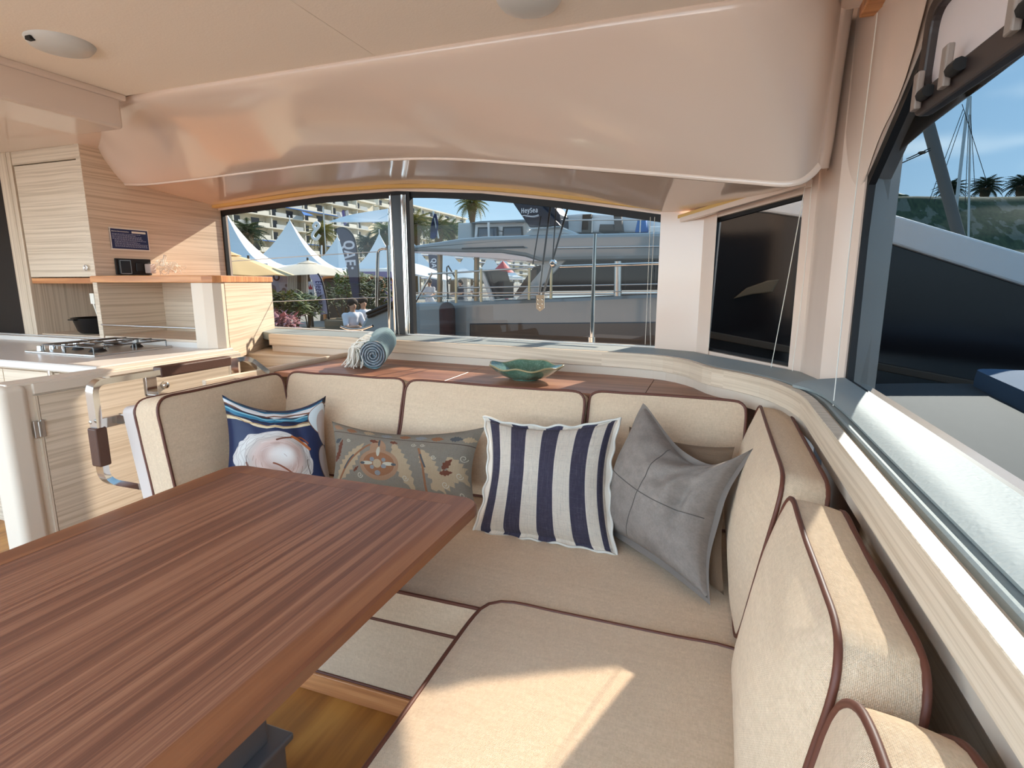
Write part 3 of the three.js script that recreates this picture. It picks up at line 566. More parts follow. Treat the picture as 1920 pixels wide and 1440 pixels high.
{
  const h = thing('gas_hob', 'stainless steel gas hob with wire pan supports on the white worktop', 'hob');
  mesh('plate', bx(-3.74, -3.15, 0.944, 0.956, -2.5, -2.03, 0.005), M.steel, h);
  for (const [x, z, r] of [[-3.3, -2.15, 0.045], [-3.3, -2.38, 0.035], [-3.52, -2.40, 0.045], [-3.5, -2.17, 0.03]]) mesh('burner', [new THREE.CylinderGeometry(r * 0.8, r, 0.012, 24).translate(x, 0.961, z), new THREE.CylinderGeometry(r * 0.62, r * 0.66, 0.008, 24).translate(x, 0.971, z)], M.black, h);
  for (let k = 0; k < 4; k++) mesh('control_knob', [new THREE.CylinderGeometry(0.017, 0.02, 0.026, 20).translate(-3.66, 0.969, -2.07 - k * 0.065)], M.chrome, h);
  const y = 0.992;
  for (const [x0, x1, z0, z1] of [[-3.42, -3.18, -2.27, -2.05], [-3.42, -3.18, -2.48, -2.29], [-3.62, -3.43, -2.48, -2.06]]) {
    const w = [], q = [[x0, z0], [x1, z0], [x1, z1], [x0, z1]];
    for (let i = 0; i < 4; i++) { const a = q[i], b = q[(i + 1) % 4]; w.push(rod([a[0], y, a[1]], [b[0], y, b[1]], 0.004, 0.004, 6), rod([a[0], 0.955, a[1]], [a[0], y, a[1]], 0.004, 0.004, 6)); }
    const cx = (x0 + x1) / 2, cz = (z0 + z1) / 2;
    for (const [dx, dz] of [[1, 0], [-1, 0], [0, 1], [0, -1]]) w.push(rod([cx + dx * 0.03, y + 0.004, cz + dz * 0.03], [cx + dx * (x1 - x0) / 2, y + 0.004, cz + dz * (z1 - z0) / 2], 0.004, 0.004, 6));
    mesh('pan_support', w, M.darkSteel, h);
  }
}
{
  const b = thing('bowl', 'black enamel pan standing in the niche under the wall cabinet', 'pan', [-4.14, 0.985, -2.74]);
  mesh('body', new THREE.LatheGeometry([[0, 0.006], [0.12, 0.006], [0.135, 0.02], [0.158, 0.105], [0.168, 0.108], [0.168, 0.112], [0.152, 0.11], [0.128, 0.02], [0, 0.012]].map(([a, c]) => new THREE.Vector2(a, c)), 40), M.blackGloss, b);
  mesh('handle', [bx(-0.03, 0.03, 0.1, 0.108, 0.165, 0.195, 0.003)], M.blackGloss, b);
  tag(mesh('spatula', [rod([-3.90, 0.99, -2.60], [-3.935, 1.22, -2.575], 0.006), bx(-3.955, -3.915, 1.2, 1.27, -2.58, -2.572, 0.002)], M.cord), 'pale spatula leaning at the edge of the niche beside the black pan', 'spatula');
}
{
  const canvas = document.createElement('canvas'); canvas.width = 512; canvas.height = 280; const c = canvas.getContext('2d');
  c.fillStyle = '#e9e2d4'; c.fillRect(0, 0, 512, 280); c.fillStyle = '#1c2350'; c.fillRect(12, 14, 488, 252);
  c.fillStyle = '#e9e2d4'; c.fillRect(285, 32, 190, 26); c.font = 'bold 20px sans-serif'; c.fillText('Marine Documentation', 24, 52);
  c.fillStyle = '#b9bccb'; for (let i = 0; i < 11; i++) { let x = 26 + (i > 4 ? 24 : 0); const e = 300 + hash2(i, 2, 5) * 180; while (x < e) { const w = 8 + hash2(x, i, 9) * 26; c.fillRect(x, 74 + i * 16, w, 5); x += w + 6; } }
  const t = new THREE.CanvasTexture(canvas); t.colorSpace = THREE.SRGBColorSpace;
  const p = mesh('notice', new THREE.BoxGeometry(0.272, 0.145, 0.004), mat('printed notice', { map: t, roughness: 0.4 }));
  p.rotation.y = Math.PI / 2; p.position.set(-3.816, 1.632, -2.798); tag(p, 'dark blue printed notice with a white border on the oak panel', 'notice');
}
{
  const s = thing('socket_panel', 'black socket and switch panel above the honey-edged shelf', 'socket');
  mesh('plate', bx(-3.82, -3.808, 1.392, 1.502, -2.925, -2.672, 0.004), M.black, s);
  mesh('switch_module', bx(-3.812, -3.8, 1.398, 1.495, -2.775, -2.69, 0.003), M.blackGloss, s);
  mesh('module_frame', [bx(-3.802, -3.797, 1.40, 1.403, -2.77, -2.695, 0), bx(-3.802, -3.797, 1.488, 1.491, -2.77, -2.695, 0), bx(-3.802, -3.797, 1.40, 1.49, -2.77, -2.768, 0), bx(-3.802, -3.797, 1.40, 1.49, -2.697, -2.695, 0)], M.steel, s);
  mesh('socket', bx(-3.81, -3.802, 1.415, 1.475, -2.86, -2.81, 0.003), M.blackGloss, s);
  const a = thing('charger', 'small grey phone charger with a tangled white cable on the shelf', 'charger');
  mesh('plug', bx(-3.808, -3.75, 1.405, 1.47, -2.915, -2.872, 0.006), M.lightGrey, a);
  const pts = [[-3.76, 1.42, -2.9]]; for (let i = 0; i < 46; i++) { const t = i / 45; pts.push([-3.72 + 0.06 * Math.sin(i * 1.9), 1.39 + 0.055 + 0.055 * Math.sin(i * 2.7 + 1) * (1 - t * 0.4) + (i < 6 ? 0.04 : 0), -2.93 - 0.13 * t - 0.045 * Math.cos(i * 2.3)]); }
  mesh('cable', tube(pts, 0.0022, 360, 5), M.cord, a);
}
// ================= small things on the counter and seat =================
{
  // leaf-shaped stoneware bowl, rim rising at both ends and at the back
  const rim = (a) => { const c = Math.cos(a), s = Math.sin(a), r = 1 + 0.10 * Math.pow(Math.abs(c), 3) + 0.035 * Math.sin(5 * a + 0.6) + 0.02 * Math.sin(9 * a); return [0.172 * c * r, 0.056 + 0.012 * Math.pow(Math.abs(c), 3) + 0.022 * Math.pow(Math.max(0, s), 4) + 0.005 * Math.sin(7 * a), -0.125 * s * r]; };
  const grid = (k0, lift) => { const pos = [], idx = [], uv = [], N = 96, K = 16; for (let k = 0; k <= K; k++) for (let i = 0; i <= N; i++) { const f = k / K, a = i / N * 2 * Math.PI, p = rim(a), q = 0.30 + 0.70 * f, h = Math.pow(f, 1.7); pos.push(p[0] * (k0 ? q : f), lift + p[1] * h, p[2] * (k0 ? q : f)); uv.push(p[0] * f * 4, p[2] * f * 4); }
    for (let k = 0; k < K; k++) for (let i = 0; i < N; i++) { const a = k * (N + 1) + i, b = a + N + 1; k0 ? idx.push(a, a + 1, b, a + 1, b + 1, b) : idx.push(a, b, a + 1, a + 1, b, b + 1); }
    const g = new THREE.BufferGeometry(); g.setAttribute('position', new THREE.Float32BufferAttribute(pos, 3)); g.setAttribute('uv', new THREE.Float32BufferAttribute(uv, 2)); g.setIndex(idx); return smooth(g); };
  const b = thing('bowl', 'green glazed leaf-shaped bowl with a wavy rim on the teak counter', 'bowl', [-0.885, 0.86, -2.62]);
  const glaze = mat('green stoneware glaze', { map: dataTex(256, 256, (u, v) => { const n = fbm(u * 8, v * 8, 61, 4, 8, 8), f = fbm(u * 50, v * 50, 63, 2, 50, 50); return mixc(mixc([58, 92, 76], [104, 142, 124], n), [136, 166, 156], Math.max(0, f - 0.55) * 1.6); }), roughness: 0.22, clearcoat: 0.6, clearcoatRoughness: 0.1 });
  mesh('dish', [grid(1, 0.004), grid(0, 0.012)], glaze, b);
  mesh('foot_ring', new THREE.TorusGeometry(0.06, 0.007, 8, 40).rotateX(Math.PI / 2).scale(1.0, 1, 0.75).translate(0, 0.006, 0), glaze, b);
  const rp = []; for (let i = 0; i < 64; i++) { const p = rim(i / 64 * 2 * Math.PI); rp.push([p[0], p[1] + 0.008, p[2]]); }
  mesh('rim', tube(rp, 0.0042, 160, 6, true), mat('bronze rim glaze', { color: C(150, 138, 100), roughness: 0.3 }), b);
}
{
  // rolled beach towel with a knotted fringe
  const t = thing('towel', 'rolled pale blue towel with a cream knotted fringe on the counter', 'towel', [-1.80, 0.86, -2.66]);
  const striped = mat('pale blue terry', { map: dataTex(256, 256, (u, v) => { const s = Math.sin(u * Math.PI * 2 * 9) > 0.55, n = hash2(Math.floor(u * 128), Math.floor(v * 128), 3); return mixc(s ? [150, 186, 196] : [172, 206, 212], [206, 224, 224], n * 0.5); }), bumpMap: T.linenBump, bumpScale: 0.002, roughness: 1 });
  const dark = mat('towel stripes', { map: dataTex(128, 128, (u, v) => (Math.sin(v * 40) > 0.3 ? [208, 214, 212] : [72, 92, 112])), roughness: 1 });
  const ax = V(-0.30, 0.12, -0.95).normalize(), side = V(0.95, 0.02, -0.3).normalize(), up = side.clone().cross(ax).multiplyScalar(-1).normalize();
  const P = (l, a, r) => V(0, 0.083, 0).addScaledVector(ax, l).addScaledVector(side, Math.cos(a) * r * 0.96).addScaledVector(V(0, 1, 0), Math.sin(a) * r);
  const pos = [], uv = [], idx = [], N = 40, K = 14;
  for (let k = 0; k <= K; k++) for (let i = 0; i <= N; i++) { const a = i / N * Math.PI * 2, f = k / K, r = 0.079 * (0.97 + 0.06 * noise2(f * 4, i * 0.3, 7)) + (a < 0.5 ? 0.004 : 0); const p = P(f * 0.24 - 0.02, a + 0.8, r); pos.push(p.x, p.y + 0.03 * f, p.z); uv.push(f, i / N); }
  for (let k = 0; k < K; k++) for (let i = 0; i < N; i++) { const a = k * (N + 1) + i, b = a + N + 1; idx.push(a, b, a + 1, a + 1, b, b + 1); }
  const g = new THREE.BufferGeometry(); g.setAttribute('position', new THREE.Float32BufferAttribute(pos, 3)); g.setAttribute('uv', new THREE.Float32BufferAttribute(uv, 2)); g.setIndex(idx);
  mesh('roll', smooth(g), striped, t);
  // the spiral of layers at the near end
  const sp = []; for (let i = 0; i <= 150; i++) { const a = i / 150 * Math.PI * 2 * 4.5, r = 0.008 + 0.066 * i / 150; sp.push(P(-0.022 + 0.004 * Math.sin(i), a, r)); }
  const ringPts = []; { const w = 0.0062; const pp = [], ii = []; sp.forEach((q) => { pp.push(q.x - ax.x * w, q.y, q.z - ax.z * w, q.x + ax.x * 0.03, q.y + 0.002, q.z + ax.z * 0.03); }); for (let i = 0; i < 150; i++) ii.push(2 * i, 2 * i + 2, 2 * i + 1, 2 * i + 1, 2 * i + 2, 2 * i + 3); const q = new THREE.BufferGeometry(); q.setAttribute('position', new THREE.Float32BufferAttribute(pp, 3)); q.setIndex(ii); ringPts.push(smooth(q), tube(sp.filter((_, i) => i % 3 === 0), 0.005, 150, 6)); }
  mesh('rolled_end', ringPts, dark, t);
  const disc = []; for (let i = 0; i < 28; i++) disc.push(P(0.004, i / 28 * 2 * Math.PI, 0.074));
  const dg = new THREE.BufferGeometry(); { const c0 = P(0.004, 0, 0), pp = [], ii = []; pp.push(c0.x, c0.y, c0.z); disc.forEach((q) => pp.push(q.x, q.y, q.z)); for (let i = 0; i < 28; i++) ii.push(0, 1 + i, 1 + (i + 1) % 28); dg.setAttribute('position', new THREE.Float32BufferAttribute(pp, 3)); dg.setIndex(ii); }
  mesh('end_layers', dg, dark, t);
  const fr = []; seedState = 99;
  for (let i = 0; i < 110; i++) {
    const l = rnd() * 0.24 - 0.02, a = Math.PI * (0.55 + rnd() * 0.35), o = P(l, a, 0.083), len = 0.11 + rnd() * 0.12, out = 0.02 + rnd() * 0.13;
    const e = V(o.x - out, Math.max(0.006, o.y - len), o.z + (rnd() - 0.4) * 0.06), m1 = o.clone().lerp(e, 0.35).add(V(-0.02 - rnd() * 0.02, 0.03 + rnd() * 0.02, 0)), m2 = o.clone().lerp(e, 0.75).add(V((rnd() - 0.5) * 0.03, rnd() * 0.02, (rnd() - 0.5) * 0.03));
    for (const p of [m1, m2]) p.y = Math.max(0.008, p.y);
    fr.push(tube([o, m1, m2, e], 0.0034, 10, 5));
  }
  const f = mesh('fringe', fr, M.cord, t); f.userData.kind = 'stuff';
}
// ---------- pillows ----------
function canvasTex(w, h, draw) { const k = document.createElement('canvas'); k.width = w; k.height = h; draw(k.getContext('2d'), w, h); const t = new THREE.CanvasTexture(k); t.colorSpace = THREE.SRGBColorSpace; t.anisotropy = 8; return t; }
function blob(c, pts, fill, stroke, lw) { c.beginPath(); const n = pts.length; for (let i = 0; i < n; i++) { const [x, y] = pts[i], [x2, y2] = pts[(i + 1) % n], mx = (x + x2) / 2, my = (y + y2) / 2; i ? c.quadraticCurveTo(x, y, mx, my) : c.moveTo(mx, my); } const [x, y] = pts[0], [x2, y2] = pts[1]; c.quadraticCurveTo(x, y, (x + x2) / 2, (y + y2) / 2); c.closePath(); if (fill) { c.fillStyle = fill; c.fill(); } if (stroke) { c.strokeStyle = stroke; c.lineWidth = lw; c.stroke(); } }
const ring = (cx, cy, rx, ry, n, rag, s, a0 = 0) => { const o = []; for (let i = 0; i < n; i++) { const a = a0 + i / n * Math.PI * 2, r = 1 + (hash2(i, s, 77) - 0.5) * rag; o.push([cx + Math.cos(a) * rx * r, cy + Math.sin(a) * ry * r]); } return o; };
{
  const t = canvasTex(768, 768, (c, w, h) => {
    c.fillStyle = '#18254a'; c.fillRect(0, 0, w, h);
    // bands of shell edge along the top
    const band = (y0, amp, th, col, s) => { c.beginPath(); for (let i = 0; i <= 24; i++) { const x = i / 24 * w, y = y0 + amp * (noise2(i * 0.45, s, 3) - 0.5) * 2 + 30 * Math.sin(i / 24 * 3.1); i ? c.lineTo(x, y) : c.moveTo(x, y); } c.lineWidth = th; c.strokeStyle = col; c.stroke(); };
    band(40, 16, 70, '#d9d6d4', 1); band(66, 14, 14, '#7a4a34', 4); band(84, 14, 12, '#1a2030', 2); band(112, 18, 34, '#2a6f8c', 5); band(104, 14, 14, '#7db4c2', 9); band(142, 14, 12, '#10192e', 8); band(176, 18, 26, '#dcc7a2', 6); band(168, 16, 9, '#b08a5a', 3); band(20, 10, 22, '#2f6f8e', 7); band(6, 8, 14, '#182a4a', 12);
    // the large oyster: frilled growth edges outside, nacre inside
    const shell = (cx, cy, rx, ry, stops, seed, n) => { for (let k = 0; k < n; k++) { const f = k / (n - 1), g = 1 - 0.9 * f, i = Math.min(stops.length - 2, Math.floor(f * (stops.length - 1))), t = f * (stops.length - 1) - i, col = mixc(stops[i], stops[i + 1], t).map(Math.round); blob(c, ring(cx + rx * 0.30 * f, cy - ry * 0.16 * f, rx * g, ry * g, 34, 0.17 * (1 - f), seed + (f < 0.25 ? k : 0)), `rgb(${col})`, f < 0.3 ? 'rgba(120,104,98,.45)' : null, 3); } };
    shell(335, 520, 300, 262, [[202, 194, 188], [212, 205, 198], [190, 174, 164], [206, 176, 164], [192, 160, 148], [212, 192, 182], [226, 214, 206], [234, 226, 220]], 5, 26);
    for (let i = 0; i < 40; i++) { const a = hash2(i, 3, 31) * 6.28, r = 0.45 + 0.5 * hash2(i, 4, 31); c.strokeStyle = i % 3 ? 'rgba(226,216,208,.3)' : 'rgba(150,110,92,.45)'; c.lineWidth = 2 + 4 * hash2(i, 5, 31); c.beginPath(); c.arc(345, 555, 230 * r, a, a + 0.25 + 0.5 * hash2(i, 6, 31)); c.stroke(); }
    c.lineCap = 'round'; for (const [a, b, d, e, col, lw] of [[130, 560, 190, 700, '#7c3f28', 13], [190, 640, 360, 720, '#93492a', 10], [330, 560, 480, 650, '#8a4a30', 14], [360, 340, 560, 330, '#6e3a26', 16], [480, 310, 620, 430, '#b5622f', 22], [540, 320, 610, 380, '#8a3f20', 12], [600, 520, 610, 640, '#5a4a40', 6], [130, 500, 150, 620, '#6b5d58', 4]]) { c.strokeStyle = col; c.lineWidth = lw; c.beginPath(); c.moveTo(a, b); c.quadraticCurveTo((a + d) / 2 - 20, (b + e) / 2 - 34, d, e); c.stroke(); }
    blob(c, ring(400, 680, 58, 22, 12, 0.3, 12), '#a5552f'); blob(c, ring(300, 660, 40, 26, 12, 0.3, 15), '#ece8e4');
    // a second shell running off the right side
    blob(c, [[640, 60], [770, 20], [770, 330], [700, 300], [640, 220], [610, 140]], '#cfd9dc', '#7a4a34', 6); blob(c, [[690, 120], [770, 90], [770, 420], [730, 380], [690, 260]], '#b9a9a2'); blob(c, [[700, 420], [770, 380], [770, 720], [720, 660], [690, 540]], '#a89c98', '#50382e', 6); blob(c, [[745, 0], [770, 0], [770, 60], [730, 40]], '#10131f');
  });
  const m = mat('oyster print satin', { map: t, roughness: 0.55, sheen: 0.2, sheenRoughness: 0.5 });
  const p = pillowGeo([[-1.973, 0.87, -1.77], [-1.711, 0.816, -2.12], [-1.572, 0.405, -1.96], [-1.928, 0.478, -1.7]], 0.17, { pinch: [0.17, 0.05, 0.03, 0.05], seed: 5, fold: 0.008, shapeFn: (u, v) => -0.012 * Math.exp(-Math.pow((u - 0.62 - 0.25 * v) / 0.05, 2)) * (1 - v) });
  const g = thing('pillow', 'navy pillow printed with large oyster shells in the left corner of the settee', 'pillow');
  mesh('cover', [p.front, p.back], m, g);
}
{
  const t = canvasTex(1024, 512, (c, w, h) => {
    c.fillStyle = '#988a79'; c.fillRect(0, 0, w, h);
    for (let i = 0; i < 5200; i++) { c.fillStyle = hash2(i, 1, 2) > 0.5 ? 'rgba(120,113,103,.5)' : 'rgba(160,152,140,.45)'; c.fillRect(hash2(i, 2, 3) * w, hash2(i, 3, 4) * h, 2 + hash2(i, 4, 1) * 9, 1.5); }
    const tan = '#b98d6c', rust = '#a8704c', sand = '#c8ab88', brown = '#7d4630', slate = '#5f5f60', cream = '#d8ccb4', greyb = '#9a9896';
    const leaf = (x, y, a, L, W, col, teeth = 7) => { c.save(); c.translate(x, y); c.rotate(a); const p = []; for (let i = 0; i <= teeth * 2; i++) { const f = i / (teeth * 2), r = Math.sin(Math.PI * Math.pow(f, 0.8)) * W * (i % 2 ? 1 : 0.62); p.push([f * L, -r]); } for (let i = teeth * 2; i >= 0; i--) { const f = i / (teeth * 2), r = Math.sin(Math.PI * Math.pow(f, 0.8)) * W * (i % 2 ? 1 : 0.62); p.push([f * L, r]); } c.beginPath(); p.forEach(([a2, b2], i) => (i ? c.lineTo(a2, b2) : c.moveTo(a2, b2))); c.closePath(); c.fillStyle = col; c.fill(); c.restore(); };
    const curl = (x, y, r, s = 1) => { c.strokeStyle = cream; c.lineWidth = 5; c.beginPath(); for (let i = 0; i < 26; i++) { const a = i / 25 * 8.4 * s, q = r * (1 - i / 32); i ? c.lineTo(x + Math.cos(a) * q, y + Math.sin(a) * q) : c.moveTo(x + q, y); } c.stroke(); };
    // border seam along the top
    c.strokeStyle = '#5a4236'; c.lineWidth = 5; c.beginPath(); c.moveTo(0, 86); c.bezierCurveTo(300, 70, 700, 110, 1024, 150); c.stroke();
    [[60, 40, tan], [170, 50, rust], [300, 46, sand], [430, 60, greyb], [560, 62, rust], [670, 70, greyb], [780, 84, rust], [900, 90, slate], [980, 100, sand]].forEach(([x, y, col], i) => { leaf(x - 40, y, 0.1, 84, 26, col, 5); });
    // big scrolling leaves
    leaf(60, 470, -0.95, 380, 62, sand, 9); leaf(640, 500, -1.95, 420, 62, sand, 9); leaf(700, 190, 1.1, 340, 60, sand, 9); leaf(760, 470, -0.6, 300, 70, sand, 7); leaf(880, 240, 0.9, 220, 60, sand, 6);
    c.strokeStyle = rust; c.lineWidth = 15; c.beginPath(); c.moveTo(70, 480); c.quadraticCurveTo(150, 300, 330, 170); c.stroke(); c.beginPath(); c.moveTo(680, 180); c.quadraticCurveTo(740, 320, 720, 500); c.stroke();
    c.strokeStyle = slate; c.lineWidth = 12; c.beginPath(); c.moveTo(120, 380); c.quadraticCurveTo(150, 320, 200, 270); c.stroke(); c.beginPath(); c.moveTo(700, 230); c.lineTo(735, 330); c.stroke();
    // medallion
    blob(c, ring(400, 330, 150, 120, 20, 0.06, 3), tan); blob(c, ring(390, 210, 62, 92, 16, 0.05, 4), tan); blob(c, ring(400, 330, 120, 92, 18, 0.05, 6), rust);
    for (const [x, y, rx, ry, col] of [[395, 150, 8, 34, slate], [395, 230, 14, 44, cream], [390, 330, 32, 34, sand], [310, 330, 44, 14, cream], [275, 332, 18, 10, slate], [475, 330, 44, 14, cream], [515, 332, 18, 10, slate], [350, 300, 18, 18, greyb], [440, 350, 20, 16, greyb], [390, 400, 22, 18, greyb], [350, 360, 16, 16, greyb], [440, 300, 16, 16, greyb]]) { c.fillStyle = col; c.beginPath(); c.ellipse(x, y, rx, ry, 0, 0, 7); c.fill(); }
    leaf(30, 330, -1.1, 130, 24, brown, 5); leaf(60, 250, -1.2, 110, 20, brown, 4); leaf(320, 130, 0.2, 70, 20, brown, 3); leaf(470, 130, 0.2, 60, 18, brown, 3); leaf(850, 330, -0.9, 100, 26, brown, 4); leaf(830, 360, -0.2, 90, 22, brown, 4); leaf(200, 400, -0.8, 60, 12, brown, 3); leaf(30, 180, -0.6, 70, 20, slate, 4);
    [[150, 150, 16], [250, 420, 22], [590, 420, 22], [640, 150, 18], [700, 150, 16], [860, 430, 24], [980, 240, 26], [960, 360, 24], [960, 480, 22], [790, 250, 18]].forEach(([x, y, r]) => curl(x, y, r));
  });
  const m = mat('embroidered linen', { map: t, roughness: 0.95, bumpMap: T.linenBump, bumpScale: 0.002 });
  const p = pillowGeo([[-1.607, 0.724, -2.02], [-0.865, 0.756, -2.06], [-0.84, 0.49, -1.88], [-1.493, 0.481, -1.85]], 0.16, { pinch: [0.17, 0.05, 0.03, 0.03], seed: 15, fold: 0.006 });
  const g = thing('pillow', 'taupe lumbar pillow with embroidered leaves and a rust medallion behind the table corner', 'pillow');
  mesh('cover', [p.front, p.back], m, g);
}
{
  const t = canvasTex(768, 768, (c, w, h) => { c.fillStyle = '#e6d5c2'; c.fillRect(0, 0, w, h); c.fillStyle = '#40394a'; for (const [a, b] of [[0.035, 0.115], [0.22, 0.345], [0.475, 0.60], [0.735, 0.855], [0.945, 0.985]]) c.fillRect(a * w, 0, (b - a) * w, h); for (let i = 0; i < 3000; i++) { c.fillStyle = i & 1 ? 'rgba(255,250,240,.07)' : 'rgba(20,16,20,.06)'; c.fillRect(hash2(i, 5, 1) * w, hash2(i, 6, 1) * h, 1.5, 20 + hash2(i, 7, 1) * 60); c.fillRect(hash2(i, 8, 1) * w, hash2(i, 9, 1) * h, 30, 1.2); } });
  const m = mat('striped linen', { map: t, roughness: 0.95, bumpMap: T.linenBump, bumpScale: 0.0012 });
  const p = pillowGeo([[-0.846, 0.799, -2.02], [-0.323, 0.831, -2.06], [-0.279, 0.437, -1.78], [-0.79, 0.433, -1.78]], 0.17, { pinch: [0.10, 0.07, 0.03, 0.08], seed: 25, fold: 0.006, power: 0.42 });
  const g = thing('pillow', 'square pillow in white and navy vertical stripes with a wavy white corded edge', 'pillow');
  mesh('cover', [p.front, p.back], m, g);
  // corded flange rippling round the seam
  const pts = [], rib = [], ri = [];
  for (let i = 0; i < 160; i++) { const k = i / 160 * 4, q = p.edgeAt(k), out = q.clone().sub(p.mid).normalize(), wv = Math.sin(i * 0.62), c = q.clone().addScaledVector(out, 0.018 + 0.004 * Math.sin(i * 0.9)).addScaledVector(p.nrm, 0.007 * wv); pts.push(c); rib.push(q.x - out.x * 0.02, q.y - out.y * 0.02, q.z - out.z * 0.02, c.x, c.y, c.z); }
  for (let i = 0; i < 160; i++) { const j = (i + 1) % 160; ri.push(2 * i, 2 * i + 1, 2 * j, 2 * j, 2 * i + 1, 2 * j + 1); }
  const fg = new THREE.BufferGeometry(); fg.setAttribute('position', new THREE.Float32BufferAttribute(rib, 3)); fg.setIndex(ri);
  const fu = []; for (let i = 0; i < 160; i++) { const k = i / 160 * 4, s = Math.floor(k), f = k - s, u = [f, 1, 1 - f, 0][s]; fu.push(u, 0.5, u, 0.5); } fg.setAttribute('uv', new THREE.Float32BufferAttribute(fu, 2));
  mesh('flange', smooth(fg), m, g);
  mesh('cord', new THREE.TubeGeometry(new THREE.CatmullRomCurve3(pts, true), 320, 0.0048, 6, true), mat('white cord trim', { color: C(214, 206, 194), roughness: 0.9 }), g);
}
{
  const m = mat('grey suede', { map: T.suede, roughness: 0.95, sheen: 0.2, sheenRoughness: 0.5, sheenColor: C(190, 176, 164) });
  const c = [[-0.228, 0.884, -2.08], [0.136, 0.829, -1.84], [0.03, 0.453, -1.56], [-0.348, 0.457, -1.93]];
  const p = pillowGeo(c, 0.24, { N: 64, pinch: [0.26, 0.12, 0.04, -0.02], skew: 1.4, seed: 35, fold: 0.010, power: 0.46, shapeFn: (u, v) => -0.035 * Math.exp(-Math.pow((u - 0.60) / 0.10, 2) - Math.pow(v / 0.28, 2)) + 0.010 * Math.sin((u * 1.2 + v) * 16) * Math.exp(-Math.pow((u - 0.6) / 0.3, 2) - Math.pow((v - 0.15) / 0.25, 2)) - 0.026 * Math.exp(-Math.pow((u - 0.84 + 0.1 * v) / 0.05, 2) - Math.pow((v - 0.45) / 0.22, 2)) + 0.012 * Math.exp(-Math.pow((u - 0.74 + 0.1 * v) / 0.06, 2) - Math.pow((v - 0.42) / 0.25, 2)) });
  const g = thing('pillow', 'large slumped grey suede pillow leaning in the right corner', 'pillow');
  mesh('cover', [p.front, p.back], m, g);
  const rib = [], ri = [], N = 120; for (let i = 0; i < N; i++) { const q = p.edgeAt(i / N * 4), out = q.clone().sub(p.mid).normalize(), c2 = q.clone().addScaledVector(out, 0.02).addScaledVector(p.nrm, 0.004 * Math.sin(i * 0.5)); rib.push(q.x - out.x * 0.02, q.y - out.y * 0.02, q.z - out.z * 0.02, c2.x, c2.y, c2.z); }
  for (let i = 0; i < N; i++) { const j = (i + 1) % N; ri.push(2 * i, 2 * i + 1, 2 * j, 2 * j, 2 * i + 1, 2 * j + 1); }
  const fg = new THREE.BufferGeometry(); fg.setAttribute('position', new THREE.Float32BufferAttribute(rib, 3)); fg.setIndex(ri); mesh('flange', smooth(fg), m, g);
  const seamM = mat('suede seam', { color: C(92, 84, 78), roughness: 1 }), line = (f) => { const o = []; for (let i = 0; i <= 30; i++) o.push(p.surf(...f(0.02 + 0.96 * i / 30), 1).addScaledVector(p.nrm, 0.0004)); return tube(o, 0.0016, 60, 5); };
  mesh('seam', line((t) => [0.44 - 0.12 * t + 0.10 * Math.sin(t * 3.1), t]), seamM, g); mesh('seam', line((t) => [t, 0.56 + 0.03 * Math.sin(t * 3)]), seamM, g);
  const q = pillowGeo([[-0.289, 0.789, -2.14], [0.09, 0.80, -1.95], [0.075, 0.45, -1.6], [-0.336, 0.429, -2]], 0.12, { pinch: [0.06, 0.05, 0.05, 0.05], seed: 45, fold: 0.01 });
  const h = thing('pillow', 'brown pillow mostly hidden behind the grey suede one', 'pillow');
  mesh('cover', [q.front, q.back], mat('brown linen', { color: C(142, 112, 86), roughness: 0.95, bumpMap: T.linenBump, bumpScale: 0.002 }), h);
}
